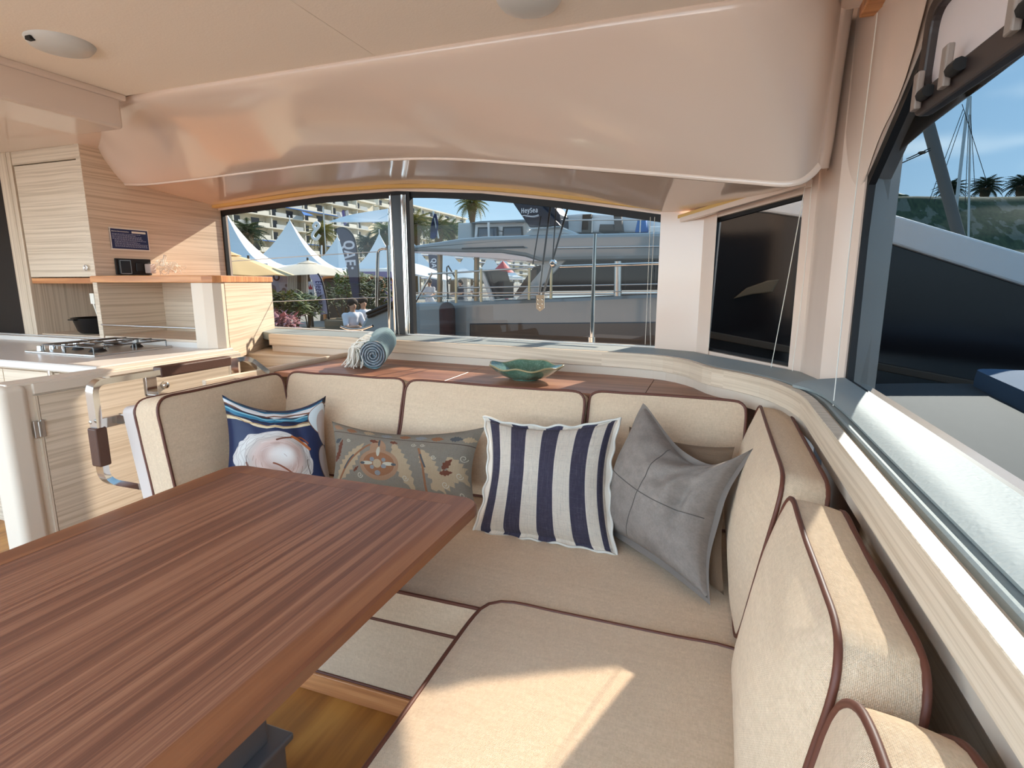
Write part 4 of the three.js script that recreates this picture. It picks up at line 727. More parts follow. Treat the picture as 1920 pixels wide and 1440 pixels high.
// ---------- ceiling lamps (off), blind cords ----------
for (const [x, z, r, lab] of [[-2.155, -1.42, 0.1, 'round opal ceiling lamp near the beam, switched off'], [-0.56, -1.68, 0.095, 'round opal ceiling lamp cut by the top edge, switched off']]) {
  const l = thing('ceiling_lamp', lab, 'ceiling lamp', [x, 2.15, z]);
  mesh('diffuser', new THREE.LatheGeometry([[0, -0.032], [r * 0.5, -0.030], [r * 0.85, -0.02], [r * 0.97, -0.006], [r, 0]].map(([a, b]) => new THREE.Vector2(a, b)), 40), mat('opal diffuser', { color: C(226, 222, 216), roughness: 0.3, transmission: 0.2 }), l);
  mesh('clip', bx(-0.02, 0.005, -0.024, -0.012, r * 0.8, r * 0.98, 0.002), M.black, l);
}
{
  const c = thing('blind_cord', 'white blind cord with a wooden toggle hanging beside the windscreen', 'cord');
  mesh('cord', tube([[0.4, 2.14, -2.098], [0.405, 1.569, -2.158], [0.345, 0.952, -1.828]], 0.0016, 12, 5), M.cord, c);
  mesh('toggle', bx(-0.01, 0.01, -0.006, 0.006, -0.008, 0.008, 0.003).translate(...[0.343, 0.942, -1.828]), M.honey, c);
  mesh('bracket', bx(0.36, 0.425, 2.15, 2.2, -2.15, -2.0, 0.006), M.honey, c);
  const d = thing('blind_cord', 'pair of white blind cords hanging across the corner window', 'cord');
  mesh('cord', tube([[0.3, 1.732, -2.52], [0.271, 1.366, -2.55], [0.24, 0.978, -2.6]], 0.0016, 12, 5), M.cord, d);
  mesh('cord', tube([[0.318, 1.718, -2.5], [0.324, 1.365, -2.52], [0.315, 0.974, -2.53]], 0.0013, 12, 5), M.cord, d);
  const e = thing('blind_cord', 'white blind cords at the right end of the port window', 'cord');
  mesh('cord', tube([wallAt(...[0.051, 1.688], -0.03), wallAt(...[0.049, 1.255], -0.03), wallAt(...[0.049, 1.003], -0.03)], 0.0013, 12, 5), M.cord, e);
  mesh('cord', tube([wallAt(...[0.028, 1.687], -0.03), wallAt(...[0.031, 1.255], -0.03), wallAt(...[0.019, 0.995], -0.03)], 0.0013, 12, 5), M.cord, e);
  const f = thing('blind_cord', 'white blind cord hanging beside the chrome mullion', 'cord');
  mesh('cord', tube([wallAt(...[1.763, 1.914], -0.05), wallAt(...[1.745, 1.232], -0.05), wallAt(...[1.734, 0.968], -0.05)], 0.0014, 12, 5), M.cord, f);
  mesh('tension_knob', new THREE.SphereGeometry(0.012, 12, 10).translate(...wallAt(...[1.735, 0.953], -0.05)), M.cord, f);
}
// ================= outside =================
const O = {
  greyHull: mat('grey yacht gloss', { color: C(132, 140, 142), roughness: 0.12, clearcoat: 0.6, clearcoatRoughness: 0.05 }),
  greyLight: mat('pale grey yacht gloss', { color: C(176, 182, 182), roughness: 0.15 }),
  white: mat('white paint', { color: C(232, 232, 230), roughness: 0.35 }),
  soffit: mat('pink-white polished soffit', { color: C(226, 212, 208), roughness: 0.1 }),
  darkGlass: mat('dark yacht glazing', { color: C(16, 15, 21), roughness: 0.06, specularIntensity: 0.5 }),
  blueGlass: mat('blue grey glazing', { color: C(66, 76, 90), roughness: 0.06 }),
  navy: mat('navy composite', { color: C(24, 30, 46), roughness: 0.3 }),
  tent: mat('white tent pvc', { color: C(232, 234, 234), roughness: 0.6, bumpMap: T.grit, bumpScale: 0.001 }),
  canvasCream: mat('cream parasol canvas', { color: C(226, 214, 192), roughness: 0.9, transmission: 0.25 }),
  canvasSand: mat('sand parasol canvas', { color: C(226, 190, 132), roughness: 0.9, transmission: 0.2 }),
  purple: mat('violet print', { color: C(112, 96, 150), roughness: 0.8 }),
  brown: mat('brown stand panel', { color: C(84, 72, 60), roughness: 0.7 }),
  orange: mat('orange trim', { color: C(214, 140, 84), roughness: 0.6 }),
  curtain: mat('white curtain', { color: C(226, 220, 216), roughness: 0.9, transmission: 0.2 }),
  leaf: mat('plant leaf', { color: C(92, 112, 44), roughness: 0.7, transmission: 0.3 }),
  leafDark: mat('dark plant leaf', { color: C(58, 76, 40), roughness: 0.75, transmission: 0.2 }),
  palm: mat('palm frond', { color: C(128, 124, 58), roughness: 0.75, transmission: 0.2 }),
  palmDark: mat('dark palm frond', { color: C(52, 62, 40), roughness: 0.8 }),
  trunk: mat('palm trunk', { color: C(126, 100, 72), roughness: 0.95, bumpMap: T.grit, bumpScale: 0.03 }),
  facade: mat('cream render', { color: C(214, 204, 182), roughness: 0.85 }),
  balcony: mat('pale balcony concrete', { color: C(228, 222, 206), roughness: 0.8 }),
  railing: mat('balcony railing', { color: C(186, 190, 188), roughness: 0.5 }),
  shutter: mat('dark window', { color: C(60, 60, 62), roughness: 0.3 }),
  awning: mat('blue awning', { color: C(42, 108, 178), roughness: 0.8 }),
  quay: mat('quay concrete', { map: T.deck, color: C(190, 184, 172), roughness: 0.9 }),
  water: mat('harbour water', { color: C(34, 54, 62), roughness: 0.12, bumpMap: sized(dataTex(256, 256, (u, v) => 255 * fbm(u * 12, v * 12, 77, 4, 12, 12), false), 6, 6), bumpScale: 0.05 }),
  wicker: mat('wicker', { color: C(118, 104, 84), roughness: 0.9 }),
  maroon: mat('maroon fender cover', { color: C(58, 34, 36), roughness: 0.9 }),
  red: mat('red print', { color: C(196, 44, 52), roughness: 0.7 }),
  hill: mat('hillside scrub', { map: sized(dataTex(256, 256, (u, v) => { const n = fbm(u * 16, v * 16, 81, 5, 16, 16), d = fbm(u * 50, v * 50, 85, 2, 50, 50); return n > 0.58 ? mixc([112, 112, 98], [92, 94, 78], d) : mixc([44, 56, 38], [80, 88, 60], d); }), 16, 16), roughness: 1 }),
  skin: mat('skin', { color: C(196, 150, 122), roughness: 0.7 }),
  shirt: mat('white shirt', { color: C(226, 226, 232), roughness: 0.9 }),
  cloth: mat('dark clothes', { color: C(44, 44, 54), roughness: 0.9 }),
  hair: mat('dark hair', { color: C(42, 32, 26), roughness: 0.8 }),
  pad: mat('blue grey sun pad', { color: C(62, 92, 124), roughness: 0.85 }),
  deckGrey: mat('grey non-slip deck', { map: T.deck, color: C(76, 80, 84), roughness: 0.8 }),
};
// upright plate through points sharing one z, thickness running away from the viewer
function plate(pts, depth, bevel = 0.01) {
  const s = new THREE.Shape(pts.map((p) => new THREE.Vector2(p[0], p[1])));
  const g = new THREE.ExtrudeGeometry(s, { depth: depth - 2 * bevel, bevelEnabled: bevel > 0, bevelThickness: bevel, bevelSize: bevel, bevelOffset: -bevel, bevelSegments: 2 });
  g.translate(0, 0, pts[0][2] - depth + bevel);
  return boxUV(g, 'x');
}
function uvFit(g) { g.computeBoundingBox(); const b = g.boundingBox, p = g.attributes.position, uv = new Float32Array(p.count * 2); for (let i = 0; i < p.count; i++) { uv[2 * i] = (p.getX(i) - b.min.x) / (b.max.x - b.min.x); uv[2 * i + 1] = (p.getY(i) - b.min.y) / (b.max.y - b.min.y); } g.setAttribute('uv', new THREE.BufferAttribute(uv, 2)); return g; }
const QY = -0.35;
struct('harbour_water', new THREE.PlaneGeometry(400, 400).rotateX(-Math.PI / 2).translate(0, -1.5, -120), O.water);
struct('quay', bx(-260, 34, -3, QY, -450, -10.5, 0), O.quay);
struct('cockpit_deck', bx(-5.4, 3.2, -0.2, -0.045, 2.4, 7.5, 0), M.gelcoatWhite);
struct('foredeck', loftGrid([
  [[0.53, 0.88, -2.6], [0.55, 0.9, -2.0], [0.57, 0.9, -1], [0.6, 0.9, 2.3]],
  [[1.4, 0.86, -2.9], [1.5, 0.86, -2.0], [1.5, 0.86, -1], [1.5, 0.86, 2.3]],
  [[3.4, 0.70, -3.1], [3.6, 0.70, -2.0], [3.6, 0.70, -1], [3.6, 0.70, 2.3]]], 12, 16, 0.05), O.deckGrey);
{
  const p = thing('sun_pad', 'blue grey sun pad lying on the foredeck beyond the windscreen', 'sun pad');
  const g1 = cushionGeo(1.0, 1.5, 0.1, { r: 0.12, bulge: 0.05, seed: 3 }).geo; g1.applyMatrix4(basis([1.45, 0.93, -2.05], [1, -0.03, 0.1], [0, 0, -1]));
  mesh('pad', g1, O.pad, p);
  const g2 = cushionGeo(0.9, 1.3, 0.12, { r: 0.12, bulge: 0.06, seed: 5 }).geo; g2.applyMatrix4(basis([2.5, 0.9, -2.3], [1, -0.06, 0.1], [0, 0, -1]));
  mesh('pad', g2, O.pad, p);
  const h = thing('deck_hatch', 'low grey deck hatch on the foredeck beside the windscreen', 'hatch');
  mesh('coaming', bx(0.72, 1.1, 0.86, 0.92, -1.3, -0.7, 0.04), O.deckGrey, h); mesh('lid', bx(0.75, 1.07, 0.915, 0.935, -1.27, -0.73, 0.01), O.darkGlass, h);
}
// brow of the roof jutting over the windscreen, and the opening hatch set into the glass
struct('trim_10', loftGrid([
  [[0.49, 1.70, -2.34], [0.50, 1.87, -2.10], [0.51, 2.05, -1.75], [0.52, 2.08, -1.2], [0.56, 2.10, 0.55]],
  [[0.49, 1.711, -2.39], [0.52, 1.756, -2.164], [0.56, 1.818, -1.883], [0.6, 1.86, -1.636], [0.66, 1.95, 0.55]],
  [[0.51, 1.76, -2.34], [0.55, 1.90, -2.12], [0.60, 1.93, -1.85], [0.64, 1.95, -1.4], [0.70, 2.0, 0.55]],
  [[0.50, 2.36, -2.4], [0.53, 2.42, -2.2], [0.58, 2.44, -1.9], [0.62, 2.44, -1.5], [0.7, 2.44, 0.55]]], 18, 24, 0), M.gelcoat);
{
  const h = thing('opening_hatch', 'dark framed opening hatch with a pinkish white pane in the top of the windscreen', 'hatch');
  const rr = (a, b, c, d, r) => { const q = [a, b, c, d], o = []; q.forEach((p, i) => { const m = q[(i + 3) % 4], n = q[(i + 1) % 4], u = (f, t, k) => { const L = Math.hypot(t[0] - f[0], t[1] - f[1]); return [f[0] + (t[0] - f[0]) * k / L, f[1] + (t[1] - f[1]) * k / L]; }; const s = u(p, m, r), e = u(p, n, r); for (let t = 0; t <= 6; t++) { const f = t / 6; o.push([(1 - f) ** 2 * s[0] + 2 * f * (1 - f) * p[0] + f * f * e[0], (1 - f) ** 2 * s[1] + 2 * f * (1 - f) * p[1] + f * f * e[1]]); } }); return o; };
  const outer = rr([0.47, 1.755], [1.35, 1.735], [1.35, 2.02], [0.485, 2.02], 0.06), inner = rr([0.515, 1.815], [1.30, 1.795], [1.30, 1.985], [0.53, 1.985], 0.045);
  mesh('frame', screenPanel(outer, 0.03, [inner], 0.006).translate(-0.02, 0, 0), mat('dark bronze plastic', { color: C(52, 42, 40), roughness: 0.4 }), h);
  mesh('pane', screenPanel(inner, 0.006).translate(0.0, 0, 0), mat('frosted pane', { color: C(252, 240, 238), roughness: 0.6, transmission: 0.3 }), h);
  for (const s of [0.535, 0.705, 0.99]) {
    const l = mesh('latch', screenPanel([[s - 0.012, 1.765], [s + 0.018, 1.765], [s + 0.02, 1.85], [s - 0.01, 1.85]], 0.016, [], 0.004).translate(-0.04, 0, 0), mat('beige latch', { color: C(150, 134, 124), roughness: 0.5 }), h);
    mesh('hinge_pin', rod(screenAt(s + 0.03, 1.79, -0.03), screenAt(s + 0.075, 1.79, -0.03), 0.014), M.black, l);
  }
}
// ---------- dark boat moored alongside, forward: white gunwale band over a dark side ----------
{
  const b = thing('dark_boat', 'dark-sided boat with a sloping pale gunwale band close beyond the corner window', 'boat');
  mesh('gunwale', plate([[-0.3, 1.99, -3.5], [0.25, 1.92, -3.5], [0.556, 1.796, -3.5], [0.715, 1.738, -3.5], [1.412, 1.488, -3.5], [4.2, 1.05, -3.5], [4.2, 0.75, -3.5], [1.433, 1.327, -3.5], [0.699, 1.599, -3.5], [0.456, 1.685, -3.5], [0.241, 1.727, -3.5], [-0.3, 1.78, -3.5]], 0.12, 0.012), O.white, b);
  mesh('hull', plate([[-0.3, 1.84, -3.53], [0.241, 1.759, -3.53], [0.458, 1.716, -3.53], [0.703, 1.629, -3.53], [1.442, 1.356, -3.53], [4.2, 0.80, -3.53], [4.0, -1.6, -3.53], [-0.3, -1.6, -3.53]], 0.08, 0.01), mat('dark brown hull', { color: C(34, 29, 30), roughness: 0.15 }), b);
  mesh('rubbing_strake', plate([[-0.28, 1.10, -3.5], [2.6, 0.62, -3.5], [2.6, 0.58, -3.5], [-0.28, 1.06, -3.5]], 0.04, 0.005), O.brown, b);
  mesh('fairing', plate([[0.094, 1.25, -3.5], [0.161, 1.312, -3.5], [0.27, 1.354, -3.5], [0.329, 1.36, -3.5], [0.297, 1.288, -3.5], [0.192, 1.276, -3.5]], 0.03, 0.008), O.wicker, b);
}
// ---------- own guard rail, shrouds ----------
{
  const r = thing('guard_rail', 'polished stanchions with wire lifelines along our own side deck', 'guard rail');
  mesh('stanchion', [rod([-0.757, 0.923, -3.62], [-0.752, 1.649, -3.62], 0.014, 0.011), rod([-0.759, 0.987, -3.62], [-0.757, 0.923, -3.62], 0.024)], M.chrome, r);
  mesh('stanchion', [tube([[-2.725, 1.136, -4.1], [-2.693, 1.558, -4.1], [-2.664, 1.61, -4.1], [-2.607, 1.617, -4.1], [-2.589, 1.574, -4.1], [-2.607, 0.843, -4.1]], 0.013, 40, 8)], M.chrome, r);
  mesh('stanchion', [rod([-4.531, 1.388, -4.3], [-4.533, 1.542, -4.3], 0.016), new THREE.SphereGeometry(0.02, 10, 8).translate(...[-4.532, 1.547, -4.3])], M.greyMetal, r);
  mesh('strap', tube([[-2.693, 1.603, -4.12], [-2.708, 1.427, -4.12], [-2.708, 1.203, -4.12]], 0.008, 10, 6), M.black, r);
  for (const w of [[[-4.595, 1.538, -4.3], [-3.595, 1.571, -4.2], [-2.691, 1.593, -4.1]], [[-4.021, 1.155, -4.25], [-3.272, 1.19, -4.2], [-2.605, 1.218, -4.1]], [[-2.305, 1.258, -4], [-1.419, 1.266, -3.9], [-0.345, 1.287, -3.7]]]) mesh('lifeline', tube(w, 0.004, 12, 5), M.steel, r);
  const c = thing('mooring_cleat', 'polished curved cleat on the rail at the foot of the left pane', 'cleat');
  mesh('horn', tube([[-2.99, 0.967, -3.95], [-2.904, 0.947, -3.95], [-2.771, 0.955, -3.95], [-2.67, 0.985, -3.95]], 0.011, 24, 8), M.chrome, c);
  mesh('foot', rod([-2.894, 0.943, -3.95], [-2.898, 0.884, -3.95], 0.012), M.chrome, c); mesh('foot', rod([-2.771, 0.951, -3.95], [-2.775, 0.888, -3.95], 0.012), M.chrome, c);
  const s = thing('shroud', 'black rigging shrouds meeting at a perforated steel plate outside the right pane', 'rigging');
  mesh('chainplate', [(() => { const q = new THREE.Shape(); const p = [[-1.261, 1.249, -4], [-1.199, 1.25, -4], [-1.198, 1.152, -4], [-1.231, 1.127, -4], [-1.26, 1.151, -4]]; p.forEach((v, i) => (i ? q.lineTo(v[0], v[1]) : q.moveTo(v[0], v[1]))); for (const [u, w] of [[-1.244, 1.218, -4], [-1.211, 1.218, -4], [-1.244, 1.186, -4], [-1.211, 1.187, -4], [-1.229, 1.159, -4]]) { const h = new THREE.Path(); h.absarc(u, w, 0.006, 0, 6.3, true); q.holes.push(h); } const g = new THREE.ExtrudeGeometry(q, { depth: 0.01, bevelEnabled: false }); g.translate(0, 0, -4.0); return g; })()], mat('bright plate', { color: C(224, 214, 190), roughness: 0.4, metalness: 0.3 }), s);
  for (const w of [[[-1.24, 1.249, -4], [-1.214, 1.471, -4], [-1.155, 1.941, -4]], [[-1.211, 1.25, -4], [-1.148, 1.47, -4], [-1.014, 1.934, -4]]]) { mesh('wire', tube(w, 0.007, 8, 6, false, 0.02), M.black, s); mesh('turnbuckle', rod(w[0], w[1], 0.010), M.steel, s); }
  mesh('wire', rod([-1.324, 1.474, -4.1], [-1.264, 1.827, -4.1], 0.005), M.black, s); mesh('wire', rod([-1.169, 1.496, -4.1], [-1.143, 1.954, -4.1], 0.005), M.black, s);
  mesh('guard_bar', [rod([-1.084, 1.454, -4], [-0.359, 1.466, -3.9], 0.011), new THREE.SphereGeometry(0.03, 10, 8).translate(...[-1.136, 1.477, -4])], M.chrome, s);
}
// ---------- big grey yacht alongside ----------
{
  const z = -8, y = thing('motor_yacht', 'large glossy grey motor yacht moored alongside, its dark fin lettered', 'yacht');
  mesh('hull', plate([[-5.841, 0.333, -8], [-5.512, 0.813, -8], [-5.101, 0.935, -8], [-4.617, 1.003, -8], [-2.912, 1.073, -8], [-1.762, 1.132, -8], [-0.161, 1.225, -8], [-0.067, -0.35, -8], [-6.137, -0.818, -8]], 3.5, 0.06), O.greyHull, y);
  mesh('painted_reflection', plate([[-3.622, 0.701, -7.99], [-0.136, 0.818, -7.99], [-0.066, -0.348, -7.99], [-3.642, -0.623, -7.99]], 0.06, 0.02), mat('painted cabin reflection brown', { color: C(40, 34, 34), roughness: 0.2 }), y);  // cabin reflection painted low on the hull as a dark brown plate
  mesh('transom_bar', [rod([-5.485, 0.816, -7.96], [-4.941, 1.017, -7.96], 0.03), rod([-5.467, 0.763, -7.96], [-4.923, 0.966, -7.96], 0.03)], M.black, y);
  mesh('hull_window', plate([[-2.876, 1.131, -7.95], [-2.559, 1.56, -7.95], [-2.076, 1.654, -7.95], [-0.184, 1.637, -7.95], [-0.159, 1.435, -7.95], [-0.16, 1.239, -7.95], [-2.31, 1.206, -7.95]], 0.06, 0.01), O.darkGlass, y);
  mesh('fashion_plate', plate([[-2.807, 1.078, -7.9], [-2.38, 1.558, -7.9], [-2.667, 1.637, -7.9], [-2.126, 1.675, -7.9], [-2.063, 1.645, -7.9], [-2.442, 1.252, -7.9], [-2.515, 1.096, -7.9]], 0.08, 0.01), O.greyLight, y);
  const fp = mesh('upper_deck', plate([[-4.554, 1.883, -7.8], [-3.692, 1.982, -7.8], [-3.3, 2.003, -7.8], [-2.514, 2.004, -7.8], [-0.202, 1.981, -7.8], [-0.126, 1.806, -7.8], [-0.181, 1.638, -7.8], [-2.037, 1.641, -7.8], [-2.399, 1.63, -7.8], [-2.634, 1.709, -7.8], [-3.006, 1.76, -7.8], [-4.519, 1.81, -7.8]], 3.4, 0.05), O.greyHull, y);
  mesh('soffit', plate([[-4.512, 1.81, -7.82], [-3.013, 1.761, -7.82], [-2.64, 1.702, -7.82], [-2.421, 1.631, -7.82], [-2.681, 1.642, -7.82], [-4.513, 1.786, -7.82]], 3.2, 0.01), O.soffit, y);
  mesh('added_sun_blocker', plate([[-0.24, 4.42, -8], [-0.14, 4.36, -8], [0.8, 4.34, -8], [0.9, 4.5, -8], [0.6, 5.2, -8], [0.0, 5.2, -8], [-0.26, 4.6, -8]], 0.3, 0.04), O.greyLight, y);  // added out of view to keep the sun off the left backrest
  for (const x of [-0.1, 0.6]) mesh('added_blocker_post', rod([x, 2.2, -8.15], [x, 4.3, -8.15], 0.06), O.greyLight, y);
  mesh('grab_rail', [rod([-3.604, 1.828, -7.72], [-2.631, 1.832, -7.72], 0.012), ...[[-3.587, 1.828, -7.72], [-3.125, 1.827, -7.72], [-2.647, 1.832, -7.72]].map((p) => rod(p, [p[0], p[1], -7.82], 0.008))], M.black, y);
  mesh('grab_rail', rod([-2.173, 1.808, -7.72], [-0.189, 1.796, -7.72], 0.012), M.steel, y);
  const w = mesh('wheelhouse', plate([[-3.82, 2.032, -8.6], [-3.797, 2.285, -8.6], [-2.906, 2.287, -8.6], [-2.843, 2.073, -8.6], [-2.843, 2.008, -8.6]], 2.2, 0.08), O.white, y);
  mesh('roof', plate([[-3.847, 2.277, -8.5], [-3.64, 2.303, -8.5], [-2.829, 2.299, -8.5], [-2.828, 2.251, -8.5]], 2.4, 0.02), O.greyHull, w);
  for (const q of [[[-3.722, 2.035, -8.55], [-3.71, 2.211, -8.55], [-3.357, 2.208, -8.55], [-3.349, 2.034, -8.55]], [[-3.285, 2.04, -8.55], [-3.275, 2.205, -8.55], [-2.942, 2.203, -8.55], [-2.933, 2.039, -8.55]]]) mesh('window_frame', plate(q, 0.05, 0.02), M.black, w);
  for (const q of [[[-3.676, 2.039, -8.51], [-3.665, 2.181, -8.51], [-3.369, 2.18, -8.51], [-3.361, 2.04, -8.51]], [[-3.242, 2.045, -8.51], [-3.232, 2.176, -8.51], [-2.955, 2.175, -8.51], [-2.946, 2.045, -8.51]]]) mesh('window', plate(q, 0.03, 0.005), O.blueGlass, w);
  mesh('wheelhouse_post', rod([-3.444, 2.017, -8.4], [-3.452, 2.263, -8.4], 0.02), O.white, w);
  mesh('locker', plate([[-4.1, 2.005, -8.6], [-4.085, 2.295, -8.6], [-3.835, 2.295, -8.6], [-3.839, 2.016, -8.6]], 1.5, 0.03), O.greyLight, y);
  mesh('fin_base', plate([[-2.795, 2.004, -8.1], [-2.653, 2.123, -8.1], [-2.204, 2.139, -8.1], [-2.003, 2.058, -8.1], [-1.884, 1.995, -8.1]], 1.6, 0.05), O.greyLight, y);
  const t = canvasTex(512, 256, (c, W, H) => { c.fillStyle = '#1d2433'; c.fillRect(0, 0, W, H); c.fillStyle = '#e8ecf0'; c.font = 'bold 42px sans-serif'; c.fillText('HeySea', 172, 166); c.strokeStyle = '#e8ecf0'; c.lineWidth = 5; c.beginPath(); c.moveTo(172, 186); c.bezierCurveTo(214, 168, 254, 202, 326, 180); c.stroke(); c.lineWidth = 3; c.beginPath(); c.moveTo(210, 189); c.bezierCurveTo(244, 184, 276, 204, 330, 186); c.stroke(); });
  mesh('fin', uvFit(plate([[-3.079, 2.705, -8], [-2.912, 2.502, -8], [-2.637, 2.129, -8], [-2.169, 2.136, -8], [-2.468, 2.437, -8], [-2.584, 2.679, -8]], 0.1, 0.01)), mat('lettered fin', { map: t, roughness: 0.3 }), y);
  mesh('fin_side', plate([[-2.622, 2.698, -8.12], [-2.505, 2.453, -8.12], [-2.201, 2.141, -8.12], [-2.212, 2.306, -8.12], [-2.327, 2.445, -8.12], [-2.378, 2.685, -8.12]], 0.6, 0.01), O.navy, y);
  mesh('superstructure', plate([[-2.355, 2.092, -8.6], [-2.343, 2.347, -8.6], [-1.991, 2.364, -8.6], [-0.16, 2.205, -8.6], [-0.15, 2.029, -8.6]], 1.8, 0.03), O.white, y);
  mesh('superstructure_window', plate([[-1.978, 2.074, -8.5], [-1.968, 2.337, -8.5], [-1.838, 2.34, -8.5], [-1.839, 2.07, -8.5]], 0.2, 0.01), O.brown, y);
  mesh('helm_seat', [plate([[-1.698, 2.073, -8.4], [-1.685, 2.179, -8.4], [-1.481, 2.172, -8.4], [-1.43, 2.065, -8.4]], 0.5, 0.03), plate([[-1.453, 2.062, -8.35], [-1.476, 2.302, -8.35], [-1.368, 2.283, -8.35], [-1.329, 2.058, -8.35]], 0.15, 0.02)], O.brown, y);
  mesh('blue_tarp', plate([[-1.154, 2.034, -8.3], [-1.117, 2.239, -8.3], [-1.013, 2.22, -8.3], [-0.975, 2.029, -8.3]], 0.2, 0.02), O.awning, y);
  mesh('bow_bench', plate([[-0.955, 2.014, -8.2], [-0.938, 2.107, -8.2], [-0.354, 2.088, -8.2], [-0.349, 1.996, -8.2]], 0.4, 0.02), O.white, y);
  mesh('upper_rail', [rod([-2.314, 2.235, -8.2], [-0.359, 2.179, -8.2], 0.012), ...[[-1.751, 2.043, -8.2], [-1.066, 2.024, -8.2]].map((p) => rod(p, [p[0], p[1] + 0.2, p[2]], 0.01))], M.steel, y);
  for (const [a, b] of [[[-2.557, 1.085, -7.75], [-2.551, 1.541, -7.75]], [[-2.227, 1.104, -7.75], [-2.225, 1.538, -7.75]], [[-3.731, 1.023, -7.75], [-3.721, 1.518, -7.75]], [[-3.315, 1.045, -7.75], [-3.31, 1.531, -7.75]]]) mesh('rail_post', rod(a, b, 0.022), mat('brass post', { color: C(206, 190, 150), roughness: 0.35, metalness: 0.5 }), y);
  for (const [a, b, r] of [[[-4.195, 1.457, -7.75], [-2.495, 1.54, -7.75], 0.014], [[-3.682, 1.249, -7.75], [-0.161, 1.324, -7.75], 0.012], [[-4.421, 1.114, -7.75], [-0.154, 1.201, -7.75], 0.012], [[-4.444, 1.014, -7.75], [-4.13, 1.473, -7.75], 0.018]]) mesh('rail', rod(a, b, r), M.steel, y);
  mesh('deck_post', rod([-4.194, 1.022, -8.1], [-4.164, 1.81, -8.1], 0.045), mat('bronze pole', { color: C(150, 128, 92), roughness: 0.3, metalness: 0.4 }), y);
  mesh('deck_post', rod([-3.547, 1.047, -8.1], [-3.528, 1.783, -8.1], 0.045), mat('bronze pole', { color: C(150, 128, 92), roughness: 0.3, metalness: 0.4 }), y);
  mesh('deck_pillar', rod([-1.276, 1.15, -7.75], [-1.285, 1.616, -7.75], 0.055), M.steel, y);
  mesh('stair', plate([[-3.484, 1.517, -8.2], [-3.357, 1.516, -8.2], [-3.234, 1.08, -8.2], [-3.361, 1.062, -8.2]], 0.8, 0.01), O.navy, y);
  mesh('stair_side', plate([[-3.496, 1.515, -8.1], [-3.433, 1.515, -8.1], [-3.248, 1.067, -8.1], [-3.32, 1.066, -8.1]], 0.06, 0.01), O.white, y);
  mesh('deck_table', plate([[-3.313, 1.074, -8.4], [-3.312, 1.344, -8.4], [-3.202, 1.344, -8.4], [-3.203, 1.075, -8.4]], 0.5, 0.02), O.navy, y);
  mesh('mooring_line', tube([[-3.791, 1.092, -7.6], [-4.097, 1.58, -8.2], [-4.023, 1.512, -8.2], [-3.862, 1.409, -8]], 0.012, 16, 6), M.black, y);
  const f = thing('fender', 'maroon covered fender hanging on the grey hull', 'fender');
  mesh('body', new THREE.CapsuleGeometry(0.125, 0.5, 8, 20).translate(...[-3.91, 0.657, -7.8]), O.maroon, f);
  mesh('line', rod([-3.903, 0.946, -7.8], [-3.95, 1.057, -7.9], 0.01), M.black, f);
}
// striped ensign on the yacht's after deck
{
  const t = canvasTex(128, 256, (c) => { for (let i = 0; i < 9; i++) { c.fillStyle = i & 1 ? '#d9dce4' : '#27315e'; c.fillRect(0, i * 28.5, 128, 28.5); } c.fillStyle = '#27315e'; c.fillRect(0, 0, 64, 100); });
  const f = thing('flag', 'limp blue and white striped flag on the after deck of the grey yacht', 'flag');
  mesh('staff', rod([-4.91, 2.13, -9.5], [-5.007, 2.619, -9.5], 0.018), M.steel, f);
  mesh('cloth', loftGrid([[[-4.986, 2.581, -9.5], [-4.917, 2.554, -9.45], [-4.922, 2.503, -9.5]], [[-4.994, 2.382, -9.4], [-5.007, 2.377, -9.55], [-4.864, 2.34, -9.4]], [[-5.088, 2.145, -9.5], [-4.969, 2.115, -9.4], [-4.954, 2.141, -9.5]]], 12, 12, 0.006), mat('striped flag', { map: t, roughness: 0.9 }), f);
}
// ---------- show tents on the quay ----------
function tent(px, pz, half, eave, peak, label, turn = 0.5) {
  const g = thing('tent', label, 'tent', [px, QY, pz]); g.rotation.y = turn;
  const pos = [], uv = [], idx = [], K = 14, S = 8;
  for (let side = 0; side < 4; side++) for (let k = 0; k <= K; k++) for (let i = 0; i <= S; i++) {
    const f = k / K, r = half * (1 - f), h = eave + (peak - eave) * Math.pow(f, 1.9), a = side * Math.PI / 2, u = (i / S * 2 - 1) * r, x = Math.cos(a) * r - Math.sin(a) * u, z = Math.sin(a) * r + Math.cos(a) * u; pos.push(x, h, z); uv.push(i / S, f);
  }
  for (let s = 0; s < 4; s++) for (let k = 0; k < K; k++) for (let i = 0; i < S; i++) { const a = s * (K + 1) * (S + 1) + k * (S + 1) + i, b = a + S + 1; idx.push(a, b, a + 1, a + 1, b, b + 1); }
  const c = new THREE.BufferGeometry(); c.setAttribute('position', new THREE.Float32BufferAttribute(pos, 3)); c.setAttribute('uv', new THREE.Float32BufferAttribute(uv, 2)); c.setIndex(idx); c.computeVertexNormals();
  mesh('canopy', c, O.tent, g);
  mesh('valance', [0, 1, 2, 3].map((s) => new THREE.BoxGeometry(half * 2, 0.35, 0.03).translate(0, eave - 0.17, half).rotateY(s * Math.PI / 2)), O.tent, g);
  mesh('finial', rod([0, peak - 0.05, 0], [0, peak + 0.25, 0], 0.03), O.white, g);
  for (const [a, b] of [[1, 1], [1, -1], [-1, 1], [-1, -1]]) mesh('leg', rod([a * half, 0, b * half], [a * half, eave, b * half], 0.05), O.white, g);
}
